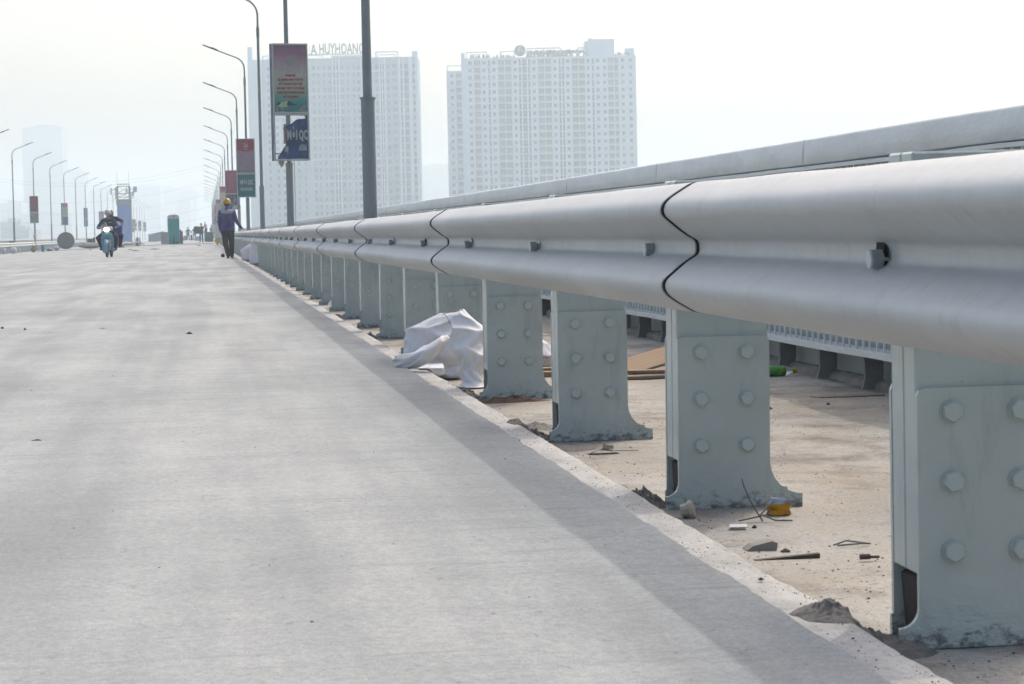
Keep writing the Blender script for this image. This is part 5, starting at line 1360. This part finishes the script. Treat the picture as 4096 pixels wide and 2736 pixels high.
# loose empty sleeve drooping to the left over the gutter
T_ = loft([R_(845, 540, 10.95, 20, .02, .015), R_(790, 600, 10.92, 34, .035, .040), R_(690, 670, 10.88, 38, .045, .055), R_(560, 745, 10.88, 38, .045, .052), R_(420, 800, 10.9, 34, .04, .042), R_(300, 800, 10.93, 28, .03, .034), R_(240, 780, 10.95, 10, .010, .014)], 56, 9)
cloth_obj(cloth(T_, True, 1.15, .026, seed=8.4), True, 'empty rumpled sack flap drooping left over the gutter edge')
T_ = loft([R_(700, 1005, 11.1, 30, .02), R_(690, 970, 11.05, 120, .05), R_(660, 900, 11.05, 140, .05), R_(680, 850, 11.1, 100, .03)], 44, 10)
cloth_obj(cloth(T_, True, 1.15, .020, seed=2.7), True, 'low grey end of a sack tucked under the flap')
b = MB(); p0 = A(*cs(800, 300), 11.185); p1 = A(*cs(845, 350), 11.18); p2 = A(*cs(880, 420), 11.175)
b.tube([p0, p1, p2], .0012, 5); tag(b.obj('red_thread', mat('thread_red', (.4, .03, .05), .7)), 'thin red thread across the wide open sack', 'thread')
# sack on the walkway behind the third post
p = A(2205, 1500, 11.6)
sk = sack('woven_sack', [(1.66, 11.75, .0, .02, .05, 0), (1.67, 11.75, .03, .13, .12, 0), (1.665, 11.75, .09, .135, .13, -.02), (1.64, 11.76, .17, .11, .10, -.035), (1.61, 11.78, .225, .05, .04, -.02), (1.60, 11.78, .235, .01, .01, 0)], 'full white sack with red lettering on walkway between two posts', .010, 11.)
lettering('Trần Nghị Ký, T', .020, M_sackr, sk, (1.69, 11.608, .075), .0003, .8, .001)
lettering('NEE', .014, M_sackr, sk, (1.65, 11.616, .125), .0002, .8, .001)
# two sacks further along and scraps
sack('woven_sack', [(1.30, 53.2, .03, .1, .1, 0), (1.31, 53.2, .10, .30, .22, 0), (1.31, 53.2, .35, .27, .2, 0), (1.24, 53.2, .60, .16, .1, .02), (1.16, 53.2, .76, .03, .02, 0)], 'pinkish white sack standing by guardrail, nearer of the far pair', .03, 4., m_=mat('sack_pink_print', (.78, .75, .77), .75, var=.10, scale=5, dirt=(.45, .32, .35), dirt_scale=4, dirt_amt=.4), big=3.5)
sack('woven_sack', [(1.30, 61.5, .03, .1, .1, 0), (1.31, 61.5, .10, .36, .22, 0), (1.32, 61.5, .35, .36, .2, 0), (1.40, 61.5, .52, .25, .15, .03), (1.46, 61.5, .62, .04, .03, 0)], 'pinkish white sack by guardrail, further of the far pair', .03, 7., m_=bpy.data.materials['sack_pink_print'], big=3.5)
b = MB(); b.add([(1.15, 22.0, .04), (1.19, 22.05, .035), (1.24, 22.1, .06), (1.22, 22.1, .10), (1.17, 22.05, .085)], [(0, 1, 2, 3, 4)]); b.add([(1.15, 22.01, .04), (1.19, 22.06, .035), (1.24, 22.11, .06), (1.22, 22.11, .10), (1.17, 22.06, .085)], [(0, 1, 2, 3, 4)])
tag(b.obj('paper_scrap', M_bagw), 'small white scrap of sack at the foot of a far post', 'scrap')

# ================================================================== litter on the walkway
M_wood = mat('plank_wood', (.33, .22, .125), .8, var=.25, scale=9, stretch=(1, 8, 8), bump=.3)
M_woodd = mat('plank_wood_grey', (.24, .20, .155), .85, var=.25, scale=9, stretch=(1, 8, 8), bump=.3)
def plank(cx, cy, cz, L, W, T, rz, ry, rx, m_, lab):
    b = MB(); b.bbox(-L/2, L/2, -W/2, W/2, 0, T, .003)
    for i, v in enumerate(b.v): b.v[i] = (v[0]+(.012*nz(v[1]*60, v[2]*50) if abs(v[0]) > L*.4 else 0), v[1], v[2])
    o = b.obj('plank', m_, None, (cx, cy, cz)); o.rotation_euler = (rx, ry, rz); return tag(o, lab, 'plank', 'broken planks on the walkway')
plank(2.06, 10.85, .0, .55, .10, .018, R(12), 0, 0, M_woodd, 'lowest grey broken plank of the pile on the walkway')
plank(2.12, 10.95, .022, .46, .09, .016, R(-8), R(0), 0, M_wood, 'middle brown plank of the pile on the walkway')
plank(2.14, 11.2, .052, .40, .30, .012, R(10), R(-14), R(7), M_wood, 'wide tan board tilted on top of the plank pile')
plank(1.98, 11.15, .04, .30, .07, .014, R(70), R(2), 0, M_woodd, 'short grey plank end sticking out of the pile')
plank(1.66, 11.42, .0, .40, .09, .034, R(5), 0, 0, M_wood, 'thick brown plank under the full sack')
plank(1.64, 11.2, .0, .36, .08, .028, R(-10), 0, 0, M_wood, 'brown plank end in front of the full sack')
plank(1.70, 14.0, .0, .40, .05, .012, R(15), 0, 0, M_woodd, 'thin dark slat lying on walkway behind the full sack')
plank(2.66, 9.35, .0, .30, .10, .008, R(8), 0, 0, M_woodd, 'flat pale slat beside the fence post foot')
# steel angle piece, small pipe, mortar block
b = MB(); b.prism([(-.07, 0), (.075, 0), (.075, .013), (-.07, .003)], 1, 0, .018); tag(b.obj('rusty_bar', mat('rusty_bar_brown', (.075, .055, .048), .8, var=.3, scale=30), None, (1.235, 4.84, -.003)), 'dark rusty bar lying on the walkway near the second post', 'bar')
b = MB(); b.tube([(0, 0, .006), (.022, 0, .006)], .006, 10); b.tube([(.022, 0, .005), (.042, -.002, .005)], .003, 8); tag(b.obj('small_pipe', bpy.data.materials['rusty_bar_brown'], None, (1.378, 4.765, .004)), 'short stub of rusty pipe beside the nearest post', 'pipe')
b = MB(); b.prism([(-.034, 0), (.034, 0), (.036, .016), (.026, .021), (-.02, .012), (-.032, .003)], 1, 0, .05)
for i, v in enumerate(b.v): q = Vector(v); b.v[i] = tuple(q+Vector((.004*nz(q.x*60, q.y*60), .006*nz(q.y*60, 3), 0)))
tag(b.obj('mortar_chunk', M_conc, None, (1.215, 4.98, .0)), 'wedge of broken mortar left of the rusty bar', 'mortar')
# crushed can
t = thing('crushed_can', 'crushed yellow drink can lying at the second post foot', 'can', (1.405, 5.575, .002), R(12))
b = MB(); b.T = Matrix.Diagonal((.98, .75, .82, 1)); pr = [(.030, .0), (.034, .004), (.030, .016), (.036, .030), (.034, .036)]; b.lathe(pr, 22)
for i, v in enumerate(b.v): q = Vector(v); b.v[i] = tuple(q+Vector((.004*nz(q.x*60, q.y*60, q.z*60), .003*nz(q.y*70, q.z*60), 0)))
b.obj('can_body', mat('can_yellow', (.55, .27, .01), .3, metal=.5, var=.25, scale=40, dirt=(.20, .03, .09), dirt_scale=30, dirt_amt=.6), t, smooth=30)
b = MB(); b.T = Matrix.Diagonal((.93, .72, .82, 1)); b.lathe([(.034, .0362), (.033, .043), (.026, .052), (.024, .050), (.023, .048)], 22); b.obj('can_top', M_chrome, t, smooth=40)
# cracked plastic cup, white tile, wire, torn hat shape, bottle
b = MB(); b.T = Matrix.Translation((1.172, 5.58, .022)) @ Matrix.Scale(.72, 4) @ Matrix.Rotation(R(75), 4, 'Y') @ Matrix.Rotation(R(20), 4, 'X'); b.lathe([(.024, -.018), (.025, .004), (.032, .010), (.032, .022), (.028, .024)], 10); tag(b.obj('broken_cup', mat('yellowed_plastic', (.46, .42, .32), .45, var=.2, scale=40), None), 'yellowish plastic cup tipped on the gutter by second post', 'cup')
b = MB(); b.add([(-.022, -.008, .002), (.020, -.010, .002), (.028, .014, .006), (-.014, .016, .007)], [(0, 1, 2, 3)]); b.add([(-.022, -.008, -.002), (.020, -.010, -.002), (.028, .014, .002), (-.014, .016, .003)], [(3, 2, 1, 0)]); tag(b.obj('paper_scrap', mat('card_white', (.62, .63, .63), .8), None, (1.243, 5.34, .006)), 'small white card scrap left of the wire twig', 'scrap')
M_wirey = mat('grey_wire', (.16, .15, .145), .7)
b = MB(); o_ = Vector((1.335, 5.46, .003))
b.tube([o_+Vector((.0, 0, .0)), o_+Vector((-.03, .0, .05)), o_+Vector((-.043, .01, .085)), o_+Vector((-.048, .01, .105))], [.0022, .002, .0018, .0014], 6)
b.tube([o_+Vector((-.06, .0, .003)), o_+Vector((-.01, 0, .012)), o_+Vector((.03, .01, .045))], .002, 6); b.tube([o_+Vector((.0, 0, .015)), o_+Vector((.03, -.01, .002)), o_+Vector((.07, -.02, .002))], .0022, 6); b.tube([o_+Vector((-.03, .01, .006)), o_+Vector((.02, 0, .018)), o_+Vector((.012, .0, .03))], .0016, 6)
tag(b.obj('wire_twig', M_wirey), 'tangle of grey wire in front of the crushed can', 'wire')
b = MB(); b.tube([(1.385, 4.60+.4, .004), (1.42, 5.02, .01), (1.47, 5.0, .004), (1.44, 4.98, .008), (1.39, 4.99, .004)], .002, 6); tag(b.obj('wire_loop', M_wirey), 'thin loop of wire beside the nearest post', 'wire')
b = MB(); vs = []; fs = []
for i in range(13):
    for j in range(5):
        u = i/12; v = j/4; x = -.05+.10*u; r = math.sin(math.pi*u)
        vs.append((x, -.02+.05*v, .002+.014*r*(1-v*.5)))
for i in range(12):
    for j in range(4): q = i*5+j; fs.append((q, q+1, q+6, q+5))
b.add(vs, fs); b.add([(p[0], p[1], p[2]-.003) for p in vs], fs)
b.prism([(-.002, .012), (.004, .036), (.010, .034), (.010, .026), (.036, .024), (.036, .012)], 1, .012, .015); b.tube([(.04, .01, .006), (.12, .02, .004)], .0015, 5)
tag(b.obj('cardboard_scrap', mat('cardboard', (.42, .38, .30), .85, var=.15, scale=20), None, (1.255, 7.27, .003), smooth=40), 'curled beige cardboard scrap in front of the third post', 'scrap')
t = thing('plastic_bottle', 'green labelled plastic bottle with yellow cap lying by the fence', 'bottle', (2.645, 10.72, .028), R(6))
b = MB(); b.lathe([(.018, -.10), (.025, -.092), (.025, -.02), (.0215, .0), (.025, .03), (.025, .08), (.0245, .098)], 20, axis=0); b.obj('label_sleeve', mat('label_green', (.02, .30, .06), .4, var=.5, scale=22, dirt=(.35, .42, .06), dirt_scale=18, dirt_amt=.8), t, smooth=50)
b = MB(); b.lathe([(.0243, .0985), (.022, .112), (.0145, .127), (.011, .134), (.0105, .137)], 20, axis=0)
mb = mat('clear_plastic', (.75, .80, .78), .15, var=.05); mb.node_tree.nodes['Principled BSDF'].inputs['Transmission Weight'].default_value = .6; b.obj('clear_neck', mb, t, smooth=50)
b = MB(); b.lathe([(.0125, .1372), (.0125, .141)], 16, axis=0); b.obj('cap_ring', mat('ring_green', (.15, .42, .05), .5), t)
b = MB(); b.lathe([(.0125, .1412), (.013, .143), (.013, .156), (.011, .158)], 16, axis=0); b.obj('cap', mat('cap_yellow', (.62, .38, .02), .45), t)
# mud and mortar piled round the post feet
M_mud = mat('dried_mud', (.17, .16, .145), .95, var=.45, scale=40, bump=.9, bscale=90)
M_mudr = mat('rusty_soil', (.17, .10, .06), .95, var=.45, scale=40, bump=.9, bscale=90)
def heap(x, y, w, l, h, seed, m_, lab, n=36, z=.002):
    b = MB(); vs = []; fs = []
    for i in range(n+1):
        for j in range(n+1):
            u = -1+2*i/n; v = -1+2*j/n; r = math.sqrt(u*u+v*v); k = max(0., 1-r)
            zz = h*(k**.8)*(1+.45*nz(u*3+seed, v*3, 1)+.35*nz(u*7+seed, v*7, 2)+.45*abs(nz(u*15+seed, v*15, 5))) - .004*(r > .97)
            vs.append((u*w/2*(1+.2*nz(u*2+seed, v*2)), v*l/2*(1+.2*nz(v*2+seed, u*2)), max(-.012, zz-.006)+.062*(1-sstep(1.035, 1.10, x+u*w/2))))
    for i in range(n):
        for j in range(n): a = i*(n+1)+j; fs.append((a, a+n+1, a+n+2, a+1))
    b.add(vs, fs); return tag(b.obj('dirt_pile', m_, None, (x, y, rise(y)+z)), lab, 'dirt', 'dirt piles at the post feet')
heap(1.085, 3.76, .26, .22, .04, 1., M_mud, 'dark dirt pile left of the nearest post foot')
heap(1.11, 5.84, .14, .16, .048, 4., M_mud, 'dirt pile at left foot of the second post')
heap(1.10, 7.82, .17, .22, .042, 7., M_mud, 'dirt pile at left foot of the third post')
heap(1.11, 9.90, .15, .22, .045, 9., M_mud, 'dirt pile at left foot of the fourth post')
heap(1.25, 9.62, .46, .14, .026, 11., M_mudr, 'reddish soil strip in front of the fourth post')
heap(1.20, 8.35, .14, .35, .02, 13., M_mud, 'thin dark dirt strip between third and fourth posts')
heap(1.11, 15.8, .12, .5, .045, 15., M_mud, 'dirt heaped at the left foot of a mid row post')
heap(1.11, 19.6, .12, .7, .045, 17., M_mud, 'dirt heaped further along the gutter edge')
# grit scattered over walkway and gutter, and a few crumbs on the road
rg = random.Random(21)
base_v = [Vector(p) for p in ((1, 0, 0), (-1, 0, 0), (0, 1, 0), (0, -1, 0), (0, 0, 1), (0, 0, -.6))]
base_f = [(0, 2, 4), (2, 1, 4), (1, 3, 4), (3, 0, 4), (2, 0, 5), (1, 2, 5), (3, 1, 5), (0, 3, 5)]
def stone(b, x, y, z, s):
    a = rg.random()*6.3; c, d = math.cos(a), math.sin(a); sx, sy, sz = s*(.7+rg.random()*.7), s*(.7+rg.random()*.7), s*(.5+rg.random()*.5)
    b.add([(x+(p.x*sx*c-p.y*sy*d)*(1+.3*rg.random()), y+(p.x*sx*d+p.y*sy*c), z+p.z*sz+.3*sz) for p in base_v], base_f)
b = MB()
for k in range(9000):
    y = 3.2+11*rg.random()**1.5; x = 1.02+1.75*rg.random()**1.7
    if nz(x*2.2, y*1.6, 4.)+.25*rg.random() < -.05: continue
    z = walkz(x, y) if x > 1.075 else .066
    if 1.04 < x < 1.075 or x < .96: continue
    stone(b, x, y, z, (.0007+.0026*rg.random()**5)*(1 if x > 1.075 else .55))
for k in range(1800):
    y = 3.1+12*rg.random()**1.4; x = .945+.105*rg.random()
    if nz(x*9, y*2.5, 8.)+.3*rg.random() < 0: continue
    stone(b, x, y, .065, .0006+.0016*rg.random()**4)
stuff(b.obj('grit', mat('grit_dark', (.085, .08, .078), .9, var=.4, scale=200)), 'dark grit scattered over the dirty walkway', 'grit')
for k, (x, y, s, lab) in enumerate(((1.262, 4.955, .011, 'dark pebble beside the mortar wedge'), (2.46, 8.93, .012, 'dark pebble in middle of the walkway, right one'), (2.20, 8.85, .009, 'dark pebble in middle of the walkway, left one'), (1.265, 5.40, .008, 'dark pebble under the wire tangle'), (1.29, 5.36, .007, 'small dark pebble right of the wire tangle'), (1.01, 4.15, .007, 'dark pebble on the white gutter strip'), (2.45, 10.4, .012, 'brown pebble near the fence posts'))):
    b = MB(); stone(b, 0, 0, 0, s); tag(b.obj('pebble', M_asph, None, (x, y, walkz(x, y) if x > 1.08 else .066)), lab, 'pebble', 'pebbles on the walkway')
for k, (px, py, s, lab) in enumerate(((410, 1331, .014, 'dark flat crumb on the road, left of centre'), (758, 1354, .020, 'dark stone crumb in the middle of the road'), (10, 1331, .016, 'dark crumb at the left picture edge of the road'), (100, 1337, .014, 'tiny dark crumb near the left picture edge'), (2005, 1610, .006, 'dark speck of stone near the shaded road edge'), (150, 1800, .010, 'flat dark smear of asphalt on the near left road'))):
    p = atZ(px, py, .055); b = MB(); b.T = Matrix.Diagonal((2.2 if 'flat' in lab else 1, 1, .5 if 'flat' in lab else 1, 1)); stone(b, 0, 0, 0, s); tag(b.obj('road_crumb', M_asph, None, (p.x, p.y, deckz(p.x, p.y))), lab, 'crumb', 'crumbs on the road')
for k, (px, Y, w, lab) in enumerate(((620, 118, .5, 'dark twig on the far road right of the motorbike'), (540, 112, .35, 'dark twig on the road beside the motorbike'), (795, 150, .25, 'dark scrap on the far road in front of the workers'), (690, 140, .3, 'pale scrap on the far road before the toilet'), (520, 125, .25, 'thin dark scrap on the far road, leftmost'))):
    x, y, z = G_(px, Y); b = MB(); b.tube([(-w/2, 0, .01), (-w*.1, .1, .025), (w/2, -.05, .012)], [.01, .022, .008], 6); tag(b.obj('road_scrap', M_bagw if 'pale' in lab else M_asph, None, (x, y, z)), lab, 'scrap', 'scraps on the far road')
b = MB()
for k in range(700):
    y = 3+40*rg.random()**1.4; x = -3+3.9*rg.random()
    stone(b, x, y, deckz(x, y), .0008+.002*rg.random()**5)
stuff(b.obj('road_grit', bpy.data.materials['grit_dark']), 'fine dark grit scattered over the concrete road', 'grit')
